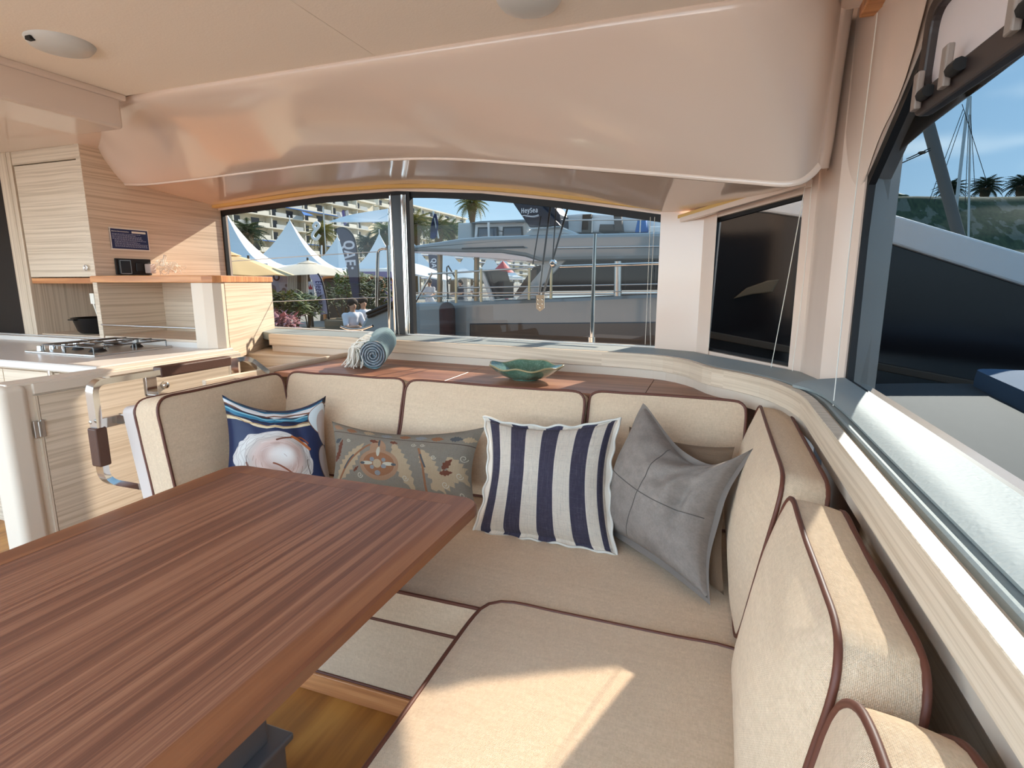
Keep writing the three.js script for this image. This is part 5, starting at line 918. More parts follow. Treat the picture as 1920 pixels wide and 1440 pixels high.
{
  const q = [[[-22.674, 4.598, -21.61], 2.3, 'white peaked tent at the left edge of the port window'], [[-24.141, 4.946, -27.639], 2.6, 'large white peaked tent in front of the balconied building, left pane'], [[-28.567, 4.855, -37.915], 2.7, 'white peaked tent behind the dark feather flag'], [[-21.973, 4.592, -33.769], 2.0, 'white peaked tent just left of the chrome mullion'], [[-24.033, 4.796, -41.718], 2.6, 'white peaked tent just right of the chrome mullion'], [[-26.795, 4.928, -53.726], 3.0, 'white peaked tent seen under the yacht overhang, second from the mullion'], [[-30.7, 5.383, -67.547], 3.0, 'white peaked tent seen under the yacht overhang, third from the mullion'], [[-33.375, 5.679, -81.784], 3.0, 'white peaked tent seen under the yacht overhang, fourth from the mullion'], [[-36.525, 6.006, -95.854], 3.0, 'farthest white peaked tent in the row, beside the grey yacht stair']];
  for (const [p, h, l] of q) tent(p[0], p[2], h, 2.5, p[1] - QY, l);
}
// low row of white stall roofs in front of the far tents
{
  const r = thing('market_stall', 'long white sloping stall roof just right of the mullion above the crowd', 'stall');
  mesh('roof', loftGrid([[[-12.519, 2.15, -21.576], [-11.857, 1.968, -21.782], [-10.852, 1.514, -22.058]], [[-11.45, 1.667, -19.706], [-10.845, 1.542, -19.901], [-10.12, 1.397, -20.136]]], 6, 8, 0.05), O.tent, r);
  mesh('wall', plate([[-11.669, 1.674, -20.169], [-11.09, 1.525, -20.35], [-11.032, 0.611, -20.19], [-11.602, 0.611, -19.983]].map((p) => [p[0], p[1], -19]), 0.1, 0.01), O.purple, r);
  const s = thing('market_stall', 'white stall with a ribbed white curtain wall, seen between the yacht rails', 'stall');
  mesh('roof', loftGrid([[[-13.546, 1.669, -27.602], [-12.91, 1.896, -27.878], [-11.943, 1.612, -28.174]], [[-12.629, 1.436, -25.725], [-12.029, 1.542, -25.964], [-11.135, 1.409, -26.263]]], 6, 8, 0.05), O.greyLight, s);
  { const c = []; for (let i = 0; i < 12; i++) c.push(rod([-13.192, 0.364, -27.473], [-13.264, 1.499, -27.671], 0.05).translate(i * 0.055, 0, 0)); mesh('curtain', c, O.curtain, s); }
  const u = thing('banner', 'red standing banner among the stalls beside the yacht stair', 'banner');
  mesh('cloth', plate([[-10.756, 0.421, -28.371], [-10.815, 1.357, -28.534], [-10.654, 1.385, -28.598], [-10.566, 0.421, -28.44]].map((p) => [p[0], p[1], -28.5]), 0.04, 0.005), O.red, u);
  mesh('stand', rod([[-10.675, 0.421, -28.401][0], QY, -28.52], [[-10.675, 0.421, -28.401][0], [-10.675, 0.421, -28.401][1], -28.52], 0.04), M.black, u);
  const v = thing('parasol', 'small red folded parasol above the stalls, under the yacht overhang', 'parasol');
  mesh('canopy', new THREE.ConeGeometry(0.75, 0.75, 12, 1, true).translate(...[-13.134, 2.277, -34.365]), O.red, v);
  mesh('pole', rod([[-13.134, 2.277, -34.365][0], QY, [-13.134, 2.277, -34.365][2]], [-13.134, 2.277, -34.365], 0.03), M.steel, v);
}
// ---------- parasols ----------
function parasol(p, span, drop, m, label, ph) {
  const g = thing('parasol', label, 'parasol', p), N = 8, pos = [], idx = [];
  for (let k = 0; k <= 6; k++) for (let i = 0; i <= N * 4; i++) { const f = k / 6, a = i / (N * 4) * 2 * Math.PI, edge = 1 - 0.035 * (1 - Math.cos(a * N)) * f; pos.push(Math.cos(a) * span * f * edge, -drop * Math.pow(f, 1.25) - 0.015 * (1 - Math.cos(a * N)) * f, Math.sin(a) * span * f * edge); }
  for (let k = 0; k < 6; k++) for (let i = 0; i < N * 4; i++) { const a = k * (N * 4 + 1) + i, b = a + N * 4 + 1; idx.push(a, a + 1, b, a + 1, b + 1, b); }
  const c = new THREE.BufferGeometry(); c.setAttribute('position', new THREE.Float32BufferAttribute(pos, 3)); c.setIndex(idx); c.computeVertexNormals(); mesh('canopy', c, m, g);
  mesh('vent', new THREE.ConeGeometry(span * 0.2, 0.12, 8, 1, true).translate(0, 0.02, 0), m, g);
  mesh('pole', rod([0, QY - p[1], 0], [0, 0.16, 0], 0.035), O.brown, g);
  for (let i = 0; i < N; i++) { const a = i / N * 2 * Math.PI; mesh('rib', rod([0, -drop * 0.55, 0], [Math.cos(a) * span * 0.62, -drop * 0.62, Math.sin(a) * span * 0.62], 0.014), O.brown, g); }
}
parasol([-13.224, 1.983, -15.875], 1.75, 0.42, O.canvasCream, 'cream parasol with visible ribs over the quay terrace, left pane', -2.5);
parasol([-13.54, 1.965, -13.592], 1.0, 0.34, O.canvasCream, 'cream parasol half hidden behind the larger parasol, left pane', -2.5);
parasol([-10.811, 1.98, -10.259], 1.42, 0.48, O.canvasSand, 'sand coloured parasol at the left edge of the port window', -2.3);
// white awning with scalloped edge in front of the balconies
{
  const a = thing('awning', 'white awning sail above the feather flag, in front of the balconies', 'awning');
  mesh('sail', loftGrid([[[-18.606, 4.321, -24.119], [-16.913, 4.547, -23.697], [-14.706, 4.699, -23.448]], [[-18.604, 4.295, -24.114], [-15.414, 3.979, -21.966], [-13.541, 3.897, -21.549]]], 6, 10, 0.03), O.tent, a);
  mesh('post', rod([[-14.127, 4.358, -22.509][0], QY, [-14.127, 4.358, -22.509][2]], [-14.127, 4.358, -22.509], 0.04), M.steel, a);
}
// ---------- feather flags ----------
function feather(pts, m, label, pole) {
  const g = thing('feather_flag', label, 'flag'); pole = [[pole[0][0] + 0.02, QY, pole[0][2]], ...pole]; const s = new THREE.Shape(pts.map((p) => new THREE.Vector2(p[0], p[1])));
  const c = new THREE.ExtrudeGeometry(s, { depth: 0.02, bevelEnabled: false }); c.translate(0, 0, pts[0][2]); mesh('cloth', uvFit(boxUV(c)), m, g);
  mesh('pole', tube(pole, 0.025, 30, 6), M.black, g);
}
{
  const tx = (bg, str, w = 128, h = 512, fg = '#e6e6ee', size = 92) => canvasTex(w, h, (c) => { c.fillStyle = bg; c.fillRect(0, 0, w, h); c.save(); c.translate(w * 0.34, h * 0.16); c.rotate(Math.PI / 2 - 0.02); c.fillStyle = fg; c.font = `bold ${size}px sans-serif`; c.fillText(str, 0, 0); c.restore(); });
  const z1 = [-9.444, 1.736, -12.874][2];
  feather([[-9.44, 2.668, -12.5], [-9.255, 2.703, -12.5], [-9.077, 2.644, -12.5], [-8.938, 2.506, -12.5], [-8.855, 2.263, -12.5], [-8.814, 1.858, -12.5], [-8.814, 1.312, -12.5], [-8.794, 0.815, -12.5], [-8.993, 0.812, -12.5], [-9.092, 1.381, -12.5], [-9.219, 1.999, -12.5], [-9.353, 2.477, -12.5]], mat('slate flag print', { map: tx('#4a4a5c', 'QAE:', 128, 512), roughness: 0.8 }), 'dark slate feather flag with white letters in the left pane', [[-8.808, 0.283, -12.5], [-8.806, 1.175, -12.5], [-8.822, 1.993, -12.5], [-8.893, 2.451, -12.5], [-9.076, 2.657, -12.5], [-9.254, 2.716, -12.5], [-9.44, 2.681, -12.5]]);
  feather([[-9.954, 1.517, -12], [-9.683, 1.529, -12], [-9.583, 1.313, -12], [-9.497, 0.905, -12], [-9.441, 0.522, -12], [-9.696, 0.489, -12], [-9.732, 0.903, -12], [-9.852, 1.313, -12]], mat('lilac flag print', { map: tx('#c6bcd8', 'Elegance', 128, 512, '#4a4470', 66), roughness: 0.8 }), 'pale lilac feather flag beside the parasol pole', [[-9.445, 0.467, -12], [-9.493, 0.96, -12], [-9.595, 1.38, -12], [-9.699, 1.543, -12]]);
  feather([[-16.199, 3.004, -30], [-15.878, 3.06, -30], [-15.6, 2.933, -30], [-15.588, 0.795, -30], [-16.052, 0.792, -30]], mat('slate flag print', { map: tx('#4a4a5c', 'QAE', 128, 512), roughness: 0.8 }), 'distant dark feather flag seen under the yacht overhang', [[-15.6, 0.323, -30], [-15.55, 2.195, -30], [-15.634, 2.995, -30], [-16.09, 3.064, -30]]);
  const b = thing('banner', 'grey roll-up banner with a dark badge standing by the parasol pole', 'banner');
  mesh('sheet', uvFit(plate([[-10.243, 0.439, -12.2], [-10.186, 1.34, -12.2], [-10.014, 1.34, -12.2], [-10.016, 0.444, -12.2]], 0.03, 0.003)), mat('badge print', { map: canvasTex(128, 256, (c) => { c.fillStyle = '#c9c6ca'; c.fillRect(0, 0, 128, 256); c.fillStyle = '#b03038'; c.beginPath(); c.moveTo(24, 20); c.lineTo(44, 44); c.lineTo(64, 14); c.lineTo(84, 44); c.lineTo(104, 20); c.lineTo(98, 58); c.lineTo(30, 58); c.fill(); c.fillStyle = '#2c3444'; c.beginPath(); c.arc(64, 112, 34, 0, 7); c.fill(); c.fillStyle = '#c9c6ca'; c.fillRect(44, 104, 40, 6); c.fillRect(50, 116, 28, 5); }), roughness: 0.8 }), b);
  mesh('stand', rod([[-10.138, 0.441, -12.2][0], QY, -12.22], [-10.138, 0.441, -12.2], 0.03), M.black, b);
}
// ---------- exhibition stand, curtains, screens on the quay ----------
{
  const s = thing('exhibition_stand', 'brown exhibition stand with an orange arched frame and violet fascia', 'stand');
  mesh('back_panel', plate([[-16.217, -0.456, -20], [-16.003, 1.603, -20], [-12.491, 1.591, -20], [-12.58, -0.364, -20]], 0.2, 0.01), O.brown, s);
  mesh('fascia', plate([[-15.96, 1.512, -19.8], [-15.941, 1.757, -19.8], [-12.359, 1.736, -19.8], [-12.371, 1.482, -19.8]], 0.3, 0.01), O.purple, s);
  mesh('arch_frame', tube([[-15.685, -0.285, -19.7], [-15.755, 0.618, -19.7], [-15.759, 1.289, -19.7], [-15.579, 1.51, -19.7], [-14.741, 1.552, -19.7], [-13.184, 1.526, -19.7], [-12.758, 1.461, -19.7], [-12.643, 1.249, -19.7], [-12.76, 0.907, -19.7]], 0.07, 60, 6, false, 0.3), O.orange, s);
  mesh('violet_post', plate([[-12.873, -0.351, -19.7], [-12.641, 1.292, -19.7], [-12.313, 1.376, -19.7], [-12.391, -0.338, -19.7]], 0.2, 0.01), O.purple, s);
  mesh('counter_box', plate([[-9.831, 0.735, -14], [-9.818, 0.968, -14], [-9.432, 0.971, -14], [-9.445, 0.74, -14]], 0.4, 0.01), O.white, s);
  const c = thing('curtain', 'white gathered tent curtain behind the parasol pole', 'curtain');
  const pts = []; for (let i = 0; i <= 40; i++) pts.push(i); const base = [-14.321, 0.137, -16], top = [-14.185, 1.631, -16], wd = [-13.358, 1.627, -16][0] - top[0];
  mesh('cloth', loftGrid([pts.map((i) => [top[0] + wd * i / 40, top[1], -16 + 0.08 * Math.sin(i * 1.3)]), pts.map((i) => [base[0] + wd * i / 40, base[1], -16 + 0.1 * Math.sin(i * 1.3 + 0.4)])], 2, 80, 0.01), O.curtain, c);
  mesh('dark_gap', plate([[-13.77, 0.16, -15.8], [-13.642, 1.626, -15.8], [-13.528, 1.625, -15.8], [-13.631, 0.162, -15.8]], 0.05, 0.002), O.brown, c);
  const d = thing('display_wall', 'pinkish printed display wall at the left end of the terrace', 'display');
  mesh('sheet', uvFit(plate([[-16.477, -0.091, -16.4], [-16.292, 1.588, -16.4], [-14.545, 1.582, -16.4], [-14.694, -0.05, -16.4]], 0.1, 0.005)), mat('display print', { map: canvasTex(256, 256, (k) => { k.fillStyle = '#a08a8c'; k.fillRect(0, 0, 256, 256); k.fillStyle = '#7a5a56'; k.beginPath(); k.arc(150, 80, 26, 0, 7); k.fill(); k.fillRect(120, 120, 70, 8); k.fillRect(130, 136, 52, 6); k.fillStyle = '#6a4a44'; k.beginPath(); k.arc(222, 86, 14, 0, 7); k.arc(238, 60, 9, 0, 7); k.fill(); k.fillStyle = '#8a4440'; k.beginPath(); k.moveTo(140, 220); k.lineTo(170, 170); k.lineTo(190, 220); k.fill(); }), roughness: 0.7 }), d);
  mesh('logo_roundel', new THREE.TorusGeometry(0.12, 0.03, 8, 24).translate(...[-15.015, 1.507, -16.3]), O.maroon, d);
}
// ---------- plants ----------
function leafGeo(L, W, droop) { const pos = [], idx = [], n = 6; for (let i = 0; i <= n; i++) { const f = i / n, w = W * Math.sin(Math.PI * Math.pow(f, 0.7)) + 0.001, y = -droop * f * f * L; pos.push(-w, y, f * L, 0, y + w * 0.35, f * L, w, y, f * L); } for (let i = 0; i < n; i++) for (const k of [0, 1]) { const a = i * 3 + k; idx.push(a, a + 3, a + 1, a + 1, a + 3, a + 4); } const g = new THREE.BufferGeometry(); g.setAttribute('position', new THREE.Float32BufferAttribute(pos, 3)); g.setIndex(idx); g.computeVertexNormals(); return g; }
function shrub(p, r, h, n, label, m, pot) {
  const g = thing('potted_shrub', label, 'plant', [p[0], QY, p[2]]); const l = [];
  for (let i = 0; i < n; i++) { const a = rnd() * 6.283, k = Math.sqrt(rnd()) * r, y = p[1] - QY + (rnd() - 0.5) * h * (1 - 0.4 * k / r); l.push(leafGeo(0.16 + rnd() * 0.16, 0.035, 0.5).rotateX(-rnd() * 1.2).rotateY(rnd() * 6.283).translate(Math.cos(a) * k, y, Math.sin(a) * k)); }
  mesh('foliage', l, m, g);
  const st = []; for (let i = 0; i < 5; i++) st.push(rod([0, 0.3, 0], [(rnd() - 0.5) * r, p[1] - QY, (rnd() - 0.5) * r], 0.015)); mesh('stem', st, O.trunk, g);
  mesh('planter', bx(-pot, pot, 0, 0.5, -0.3, 0.3, 0.02), O.wicker, g);
}
seedState = 4242;
shrub([-9.565, 0.849, -10.49], 0.22, 0.5, 120, 'small yellow-flowered shrub at the left end of the terrace', O.palm, 0.35);
shrub([-9.433, 0.767, -10.738], 0.36, 0.6, 260, 'bushy green potted shrub left of the parasol pole', O.leaf, 0.5);
shrub([-9.966, 0.727, -11.835], 0.34, 0.6, 240, 'green potted shrub at the foot of the parasol pole', O.leaf, 0.4);
shrub([-11.435, 0.861, -15.223], 0.7, 0.9, 200, 'tall loose green shrub in front of the brown stand', O.leafDark, 0.5);
shrub([-9.866, 1.233, -13.703], 0.5, 0.9, 260, 'bright palm-like shrub beside the dark feather flag', O.leaf, 0.3);
shrub([-8.619, 0.914, -13.011], 0.5, 1.1, 320, 'broad-leaved green plant just left of the guard rail post', O.leafDark, 0.3);
shrub([-9.072, 0.415, -9.934], 0.35, 0.4, 200, 'pink flowering shrub low at the left corner of the pane', mat('pink blossom', { color: C(176, 120, 124), roughness: 0.8 }), 0.4);
// ---------- terrace furniture ----------
{
  const t = thing('table', 'low terrace table with a pale top on the quay', 'table', [[-8.13, 0.468, -9.855][0], QY, [-8.13, 0.468, -9.855][2]]);
  mesh('top', new THREE.CylinderGeometry(0.42, 0.42, 0.03, 28).translate(-0.15, 0.62, 0), O.canvasCream, t); mesh('leg', rod([-0.15, 0, 0], [-0.15, 0.62, 0], 0.04), M.steel, t);
  const c = (p, l, w) => { const g = thing('terrace_chair', l, 'chair', [p[0], QY, p[2]]); mesh('seat', bx(-w, w, 0.2, 0.45, -0.35, 0.35, 0.05), O.wicker, g); mesh('backrest', bx(-w, w, 0.4, 0.85, -0.42, -0.3, 0.05), O.wicker, g); for (const s of [-1, 1]) mesh('armrest', bx(s * w - 0.06, s * w + 0.06, 0.2, 0.65, -0.35, 0.35, 0.03), O.wicker, g); };
  c([-7.841, 0.525, -9.971], 'wicker terrace chair left of the seated couple', 0.38); c([-7.656, 0.364, -10.656], 'wicker sofa carrying the seated couple', 0.8);
}
// ---------- people ----------
function blobGeo(bones, cell = 0.022) {
  const lo = V(9, 9, 9), hi = V(-9, -9, -9); for (const [a, b, r, s] of bones) for (const [p, q] of [[a, r], [b, s]]) { lo.min(V(p).addScalar(-q - 0.05)); hi.max(V(p).addScalar(q + 0.05)); }
  const c = lo.clone().add(hi).multiplyScalar(0.5), half = Math.max(hi.x - lo.x, hi.y - lo.y, hi.z - lo.z) / 2, n = Math.min(96, Math.ceil(2 * half / cell));
  const mc = new MarchingCubes(n, new THREE.MeshBasicMaterial(), false, false, 60000); mc.isolation = 0; const v = V(0, 0, 0), ab = V(0, 0, 0), k = 0.03;
  for (let z = 0; z < n; z++) for (let y = 0; y < n; y++) for (let x = 0; x < n; x++) {
    v.set((x - n / 2) / (n / 2), (y - n / 2) / (n / 2), (z - n / 2) / (n / 2)).multiplyScalar(half).add(c); let d = 9;
    for (const [a, b, r, s] of bones) { ab.set(b[0] - a[0], b[1] - a[1], b[2] - a[2]); const t = Math.max(0, Math.min(1, ((v.x - a[0]) * ab.x + (v.y - a[1]) * ab.y + (v.z - a[2]) * ab.z) / Math.max(1e-9, ab.lengthSq()))); const e = Math.hypot(v.x - a[0] - ab.x * t, v.y - a[1] - ab.y * t, v.z - a[2] - ab.z * t) - r - (s - r) * t; const h = Math.max(k - Math.abs(d - e), 0) / k; d = Math.min(d, e) - h * h * k * 0.25; }
    mc.field[z * n * n + y * n + x] = -d;
  }
  mc.update(); const cnt = mc.count, g = new THREE.BufferGeometry();
  const pa = new Float32Array(cnt * 3), na = new Float32Array(cnt * 3); for (let i = 0; i < cnt; i++) for (let q = 0; q < 3; q++) { pa[i * 3 + q] = mc.positionArray[i * 3 + q] * half + [c.x, c.y, c.z][q]; na[i * 3 + q] = mc.normalArray[i * 3 + q]; }
  g.setAttribute('position', new THREE.BufferAttribute(pa, 3)); g.setAttribute('normal', new THREE.BufferAttribute(na, 3)); return g;
}
// joints in metres, y up from the ground, facing +z
function person(pos, turn, sit, label, top, legs, hairMat = O.hair, armFwd = 0.3) {
  const g = thing('person', label, 'person', pos); g.rotation.y = turn;
  const hip = sit ? 0.50 : 0.92, ch = hip + 0.34, sh = hip + 0.50, nk = sh + 0.07, hd = nk + 0.15, lean = sit ? 0.10 : 0.02;
  const knee = (s) => (sit ? [s * 0.12, 0.5, 0.42] : [s * 0.1, 0.49, 0.03]), foot = (s) => (sit ? [s * 0.13, 0.07, 0.42] : [s * 0.11, 0.06, -0.02]), toe = (s) => { const f = foot(s); return [f[0] + s * 0.02, 0.04, f[2] + 0.15]; };
  const S = (s) => [s * 0.18, sh - 0.03, lean], E = (s) => [s * 0.24, sh - 0.28, lean + armFwd * 0.4], Wr = (s) => [s * 0.15, sh - 0.30 + (sit ? 0.06 : -0.16 + armFwd * 0.4), lean + armFwd + 0.1];
  const body = [[[0, hip, 0], [0, ch, lean * 0.6], 0.12, 0.13], [[0, ch, lean * 0.6], [0, sh - 0.04, lean], 0.13, 0.11], [[0, sh - 0.05, lean], [0, hd - 0.06, lean + 0.02], 0.055, 0.052], [[0, hd + 0.02, lean + 0.01], [0, hd - 0.045, lean + 0.035], 0.093, 0.07], [[0, hd - 0.01, lean + 0.10], [0, hd - 0.03, lean + 0.115], 0.014, 0.016]];
  for (const s of [-1, 1]) {
    body.push([S(s), E(s), 0.05, 0.04], [E(s), Wr(s), 0.04, 0.028], [[s * 0.088, hd - 0.005, lean + 0.01], [s * 0.092, hd - 0.03, lean + 0.012], 0.018, 0.012], [[s * 0.09, hip, 0], knee(s), 0.085, 0.058], [knee(s), foot(s), 0.055, 0.038], [foot(s), toe(s), 0.042, 0.03]);
    const w = Wr(s), pm = [w[0] - s * 0.01, w[1] - 0.01, w[2] + 0.06]; body.push([w, pm, 0.03, 0.034]);
    for (let f = 0; f < 4; f++) { const o = (f - 1.5) * 0.018; body.push([[pm[0] + o, pm[1], pm[2] + 0.02], [pm[0] + o, pm[1] - 0.03, pm[2] + 0.075 - Math.abs(o) * 0.5], 0.011, 0.009]); }
    body.push([[pm[0] - s * 0.03, pm[1] + 0.005, pm[2] - 0.01], [pm[0] - s * 0.045, pm[1] + 0.012, pm[2] + 0.04], 0.012, 0.01]);
  }
  mesh('body', blobGeo(body, 0.02), O.skin, g);
  mesh('shirt', blobGeo([[[0, hip + 0.02, 0], [0, ch, lean * 0.6], 0.14, 0.148], [[0, ch, lean * 0.6], [0, sh - 0.05, lean], 0.148, 0.125], ...[-1, 1].flatMap((s) => [[[s * 0.06, sh - 0.05, lean], S(s), 0.09, 0.072], [S(s), E(s).map((v, i) => v * 0.7 + S(s)[i] * 0.3), 0.068, 0.06]])], 0.02), top, g);
  mesh('trousers', blobGeo([-1, 1].flatMap((s) => [[[s * 0.05, hip, 0], [s * 0.09, hip - 0.02, 0.02], 0.135, 0.11], [[s * 0.09, hip - 0.02, 0.02], knee(s), 0.10, 0.075], [knee(s), foot(s).map((v, i) => (i === 1 ? v + 0.06 : v)), 0.073, 0.058]]), 0.02), legs, g);
  mesh('hair', blobGeo([[[0, hd + 0.055, lean + 0.0], [0, hd - 0.02, lean - 0.035], 0.1, 0.092], [[-0.05, hd + 0.04, lean + 0.03], [0.05, hd + 0.04, lean + 0.03], 0.07, 0.07]], 0.012), hairMat, g);
  for (const s of [-1, 1]) mesh('eye', new THREE.SphereGeometry(0.011, 8, 6).translate(s * 0.032, hd + 0.0, lean + 0.092), M.black, g);
  mesh('mouth', new THREE.SphereGeometry(0.014, 8, 6).scale(1.5, 0.4, 0.5).translate(0, hd - 0.065, lean + 0.098), O.red, g);
}
{
  const p1 = [-7.611, 0.62, -10.398], p2 = [-8.099, 0.575, -11.51], q = [-11.225, 0.545, -23.896], r = [-12.22, 0.421, -27.838], s = [-11.638, 0.561, -21.584];
  person([p1[0], QY - 0.02, p1[2]], 1.2, true, 'seated person in a white shirt, left of the couple on the wicker sofa', O.shirt, O.cloth);
  person([p2[0], QY - 0.02, p2[2]], 1.1, true, 'seated person in white with dark hair, right of the couple, reaching forward', O.shirt, O.cloth, O.hair, 0.42);
  person([q[0], QY, q[2]], -0.6, false, 'standing person in dark clothes before the ribbed white curtain', O.cloth, O.cloth);
  person([r[0], QY, r[2]], 0.4, false, 'standing person in a pale shirt just right of the yacht post', O.shirt, O.cloth);
  person([s[0], QY, s[2]], 0.2, false, 'standing person in white under the distant dark feather flag', O.shirt, O.shirt);
}
// ---------- palms ----------
const frondGeo = {};
function frond(L) { const pos = [], idx = [], n = 14; let q = 0; for (let i = 0; i < n; i++) { const f = (i + 1) / n, z = L * f, y = 0.28 * L * Math.sin(f * 2.2) - 0.55 * L * f * f, w = L * 0.30 * Math.sin(Math.PI * Math.min(1, 0.12 + f * 0.86)); for (const s of [-1, 1]) { pos.push(0, y, z, s * w, y - w * 0.75, z + w * 0.5, 0, y - 0.005, z - L / n * 0.75); s > 0 ? idx.push(q, q + 1, q + 2) : idx.push(q, q + 2, q + 1); q += 3; } } const g = new THREE.BufferGeometry(); g.setAttribute('position', new THREE.Float32BufferAttribute(pos, 3)); g.setIndex(idx); g.computeVertexNormals(); return g; }
function palm(p, L, label, m, n = 38, y0 = QY) {
  const g = thing('palm_tree', label, 'palm tree', [p[0], y0, p[2]]), h = p[1] - y0; const fg = frond(L);
  mesh('trunk', tube([[0, 0, 0], [0.1, h * 0.4, 0], [0, h, 0]], 0.3 * L / 2, 20, 10), O.trunk, g);
  mesh('dead_skirt', new THREE.CylinderGeometry(0.3 * L, 0.16 * L, 0.9 * L, 10).translate(0, h - 0.4 * L, 0), O.trunk, g);
  for (let i = 0; i < n; i++) { const f = mesh('frond', fg, m, g); f.position.set(0, h, 0); f.rotation.set(0.75 - 1.9 * i / n, i * 2.399, 0, 'YXZ'); }
}
palm([-33.936, 12.185, -76.369], 2.6, 'tall palm rising above the white wheelhouse of the grey yacht', O.palm);
palm([-56.086, 7.124, -56.486], 2.6, 'palm between the two left tents, against the balconies', O.leafDark);
palm([-38.75, 8.671, -68.513], 2.8, 'yellowish palm just right of the mullion, left of the striped flag', O.palm);
palm([-37.303, 8.374, -72.228], 2.6, 'yellowish palm behind the striped flag', O.palm);
palm([-36.505, 8.251, -74.658], 2.4, 'green palm left of the grey yacht locker', O.leaf);
palm([-47.232, 7.124, -59.709], 2.2, 'yellow palm crown beside the white letter sign above the tents', O.palm);
palm([-41.7, 5.668, -61.435], 2.2, 'palm half hidden behind the tent left of the mullion', O.leafDark);
palm([-40.839, 7.289, -64.233], 2.4, 'green palm touching the left side of the mullion', O.leaf);
{
  const s = thing('sign', 'white cut-out letter sign on a blue base above the tents', 'sign');
  mesh('letter', [tube([[-38.318, 6.393, -47.657], [-38.649, 6.816, -47.62], [-38.365, 7.134, -47.786], [-38.143, 6.816, -47.804], [-38.608, 6.181, -47.509], [-38.683, 5.757, -47.399], [-38.312, 5.493, -47.482], [-37.988, 5.969, -47.694]], 0.17, 60, 6)], O.white, s);
  mesh('base', plate([[-38.42, 4.804, -47.307], [-38.474, 5.652, -47.454], [-37.057, 5.652, -47.97], [-37.003, 4.804, -47.822]].map((p) => [p[0], p[1], -51]), 0.3, 0.02), mat('pale blue board', { color: C(126, 152, 166), roughness: 0.6 }), s);
  mesh('post', rod([-37.5, 0.675, -46.827], [-37.769, 4.91, -47.564], 0.08), O.white, s);
  const f = thing('banner_mast', 'tall white and violet banner flags on a mast before the balconies', 'flag');
  for (const [a, b, m] of [[596, 606, O.curtain], [610, 616, O.purple], [617, 624, O.curtain]]) mesh('banner', plate([[a, 0], [b, 0]].length && (m === O.purple ? [[-38.226, 7.237, -48.939], [-38.425, 8.746, -49.164], [-38.123, 8.854, -49.296], [-37.879, 7.453, -49.108]] : a < 600 ? [[-38.545, 7.399, -48.855], [-39.139, 8.638, -48.883], [-38.73, 8.692, -49.043], [-38.137, 7.453, -49.014]] : [[-37.828, 7.453, -49.127], [-37.961, 8.746, -49.333], [-37.608, 8.854, -49.483], [-37.488, 7.776, -49.314]]).map((p) => [p[0], p[1], -52]), 0.04, 0.005), m, f);
  mesh('mast', rod([[-38.535, 8.854, -49.146][0], QY, [-38.535, 8.854, -49.146][2]], [-38.535, 8.854, -49.146], 0.06), M.steel, f);
}
// ---------- apartment houses behind the quay ----------
function building(x, z0, z1, floors, fh, y0, label, bay, every = 1) {
  const g = thing('apartment_building', label, 'building', [x, y0, 0]);
  mesh('wall', new THREE.BoxGeometry(14, floors * fh, z0 - z1).translate(-9, floors * fh / 2, (z0 + z1) / 2), O.facade, g);
  mesh('roof', new THREE.BoxGeometry(15, 0.6, z0 - z1 + 1).translate(-8.6, floors * fh + 0.3, (z0 + z1) / 2), O.balcony, g);
  const n = Math.floor((z0 - z1) / bay), slab = new THREE.BoxGeometry(2.4, 0.3, z0 - z1 - 0.5), win = new THREE.BoxGeometry(0.2, fh * 0.68, bay * 0.42), rail = new THREE.BoxGeometry(0.12, fh * 0.33, bay * 0.62), wall2 = new THREE.BoxGeometry(1.9, fh * 0.8, 0.35), shade = new THREE.BoxGeometry(0.5, 0.14, bay * 0.8);
  for (let f = 0; f < floors; f++) {
    const s = mesh('balcony_slab', slab, O.balcony, g); s.position.set(-0.9, f * fh + 0.1, (z0 + z1) / 2);
    if (f % 3 === 1) { const a = mesh('awning_rail', new THREE.BoxGeometry(0.3, 0.22, z0 - z1 - 2), O.awning, g); a.position.set(0.35, f * fh - 0.25, (z0 + z1) / 2); }
    for (let i = 0; i < n; i++) {
      const z = z0 - (i + 0.5) * bay, w = mesh('window', win, O.shutter, g); w.position.set(-2.0, f * fh + fh * 0.45, z + bay * 0.1);
      const r = mesh('railing', rail, i % 3 ? O.railing : O.balcony, g); r.position.set(0.25, f * fh + fh * 0.22, z);
      if (i % 2 === 0) { const p = mesh('partition', wall2, O.balcony, g); p.position.set(-1.0, f * fh + fh * 0.5, z + bay * 0.5); }
    }
  }
  return g;
}
const house1 = building(-112, -96, -172, 9, 3.1, QY, 'cream apartment building with stacked balconies behind the tents, left pane', 6.4);
building(-118, -182, -262, 10, 3.2, QY, 'cream apartment building farther off behind the mullion and the striped flag', 8);
building(-122, -272, -420, 10, 3.0, QY, 'farthest pale apartment building behind the tall palm', 16);
{ const off = [112, -QY, 0], q = (p) => [p[0] + off[0], p[1] + off[1], p[2]]; mesh('awning', loftGrid([[[-111.5, 20.765, -132.59], [-111.5, 20.57, -134.77], [-111.5, 20.345, -136.778]].map(q), [[-110, 19.609, -131.796], [-110, 19.698, -134.004], [-110, 19.866, -135.594]].map(q)], 4, 6, 0.1), O.awning, house1); }
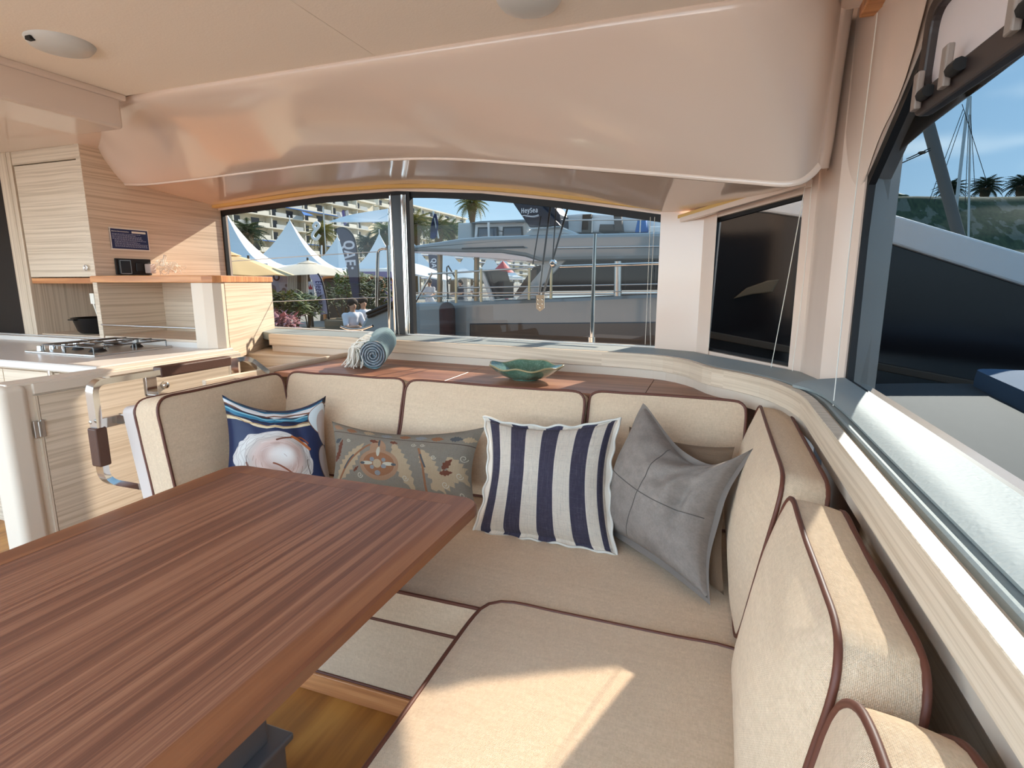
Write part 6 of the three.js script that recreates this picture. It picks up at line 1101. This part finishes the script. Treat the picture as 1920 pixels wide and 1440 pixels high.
// ---------- seen through the windscreen: hill, pines, palms, rig ----------
{
  const rows = []; for (let i = 0; i <= 10; i++) { const r = []; for (let j = 0; j <= 24; j++) { const x = -6 + j * 9, f = i / 10, h = 17.2 + 1.6 * (noise2(j * 0.5, 3, 9) - 0.5); r.push([x, -1 + h * Math.min(1, 0.2 + 1.1 * f) * (f > 0 ? 1 : 0) + 2 * (noise2(j * 0.9, i * 0.7, 17) - 0.5) * Math.sin(Math.PI * f), -96 - f * 34]); } rows.push(r); }
  struct('hillside', loftGrid(rows, 40, 96, 0), O.hill);
}
function pine(p, r, label) { const g = thing('pine_tree', label, 'tree', [p[0], p[1] - 7, p[2]]); mesh('trunk', rod([0, -16, 0], [0, 7, 0], 0.35), O.trunk, g); const l = []; for (let i = 0; i < 60; i++) { const a = rnd() * 6.283, k = Math.sqrt(rnd()) * r; const s = new THREE.IcosahedronGeometry(0.5 + rnd() * 0.7, 1); const q = s.attributes.position; for (let t = 0; t < q.count; t++) { const d = 0.75 + 0.5 * hash2(Math.round(q.getX(t) * 90), Math.round(q.getY(t) * 90), i); q.setXYZ(t, q.getX(t) * d, q.getY(t) * d * 0.7, q.getZ(t) * d); } l.push(s.translate(Math.cos(a) * k, 7 + (rnd() - 0.3) * r * 0.7, Math.sin(a) * k)); } const c = mesh('crown', l, O.leafDark, g); }
for (const [p, r, l] of [[[28.438, 18.67, -141.478], 3.2, 'dark pine at the left edge of the windscreen, under the brow'], [[32.489, 19.257, -147.397], 3.0, 'dark pine second from the windscreen edge on the hill'], [[36.119, 18.891, -152.976], 2.4, 'small dark pine right of the two larger pines on the hill'], [[38.214, 18.176, -153.597], 2.0, 'lowest dark pine at the right end of the pine row']]) pine(p, r, l);
palm([46.168, 20.552, -150.467], 3.4, 'dark palm on the hill behind the slanting pole', O.palmDark, 44, -1);
palm([53.295, 21.005, -153.151], 3.6, 'dark palm on the hill right of the tall mast', O.palmDark, 44, -1);
palm([59.629, 21.124, -153.315], 3.6, 'dark palm on the hill at the right edge of the photo', O.palmDark, 44, -1);
{
  const m = thing('mast', 'tall sailing yacht mast with stays beyond the windscreen', 'mast');
  mesh('spar', rod([[15.959, 5.028, -49.826][0], -1.5, [15.959, 5.028, -49.826][2]], [16.215, 14.671, -51.821], 0.13, 0.10), O.greyLight, m); mesh('spar', rod([[18.389, 4.02, -52.676][0], -1.5, [18.389, 4.02, -52.676][2]], [17.153, 15.139, -54.419], 0.08, 0.07), O.greyLight, m);
  for (const [a, b] of [[[13.991, 6.994, -49.498], [15.89, 13.537, -51.479]], [[14.712, 7.135, -50.87], [16.378, 13.57, -52.746]], [[16.865, 7.058, -51.639], [16.719, 13.454, -52.847]], [[17.458, 8.221, -52.084], [16.83, 13.454, -52.887]], [[17.804, 8.431, -51.169], [15.794, 13.915, -51.519]]]) mesh('stay', rod(a, b, 0.022), M.black, m);
  mesh('spreader', [rod([14.266, 7.221, -49.642], [16.999, 7.448, -50.682], 0.03), rod([16.059, 7.448, -50.34], [16.478, 7.675, -50.537], 0.03)], O.greyLight, m);
  const p = thing('furled_sail', 'thick dark slanting pole with a furled sail beyond the windscreen', 'sail');
  mesh('roll', rod([5.766, -0.496, -14.722], [4.044, 4.779, -15.136], 0.10, 0.12, 14), mat('grey sail cover', { color: C(112, 106, 100), roughness: 0.9 }), p);
  mesh('line', [rod([4.078, 4.131, -14.804], [3.623, 3.908, -14.594], 0.012), rod([4.081, 4.086, -14.796], [3.522, 3.818, -14.54], 0.012)], M.black, p); mesh('block', new THREE.SphereGeometry(0.05, 10, 8).scale(1.6, 0.7, 1).translate(...[3.924, 4.041, -14.73]), O.brown, p);
}
renderer.render(scene, camera);
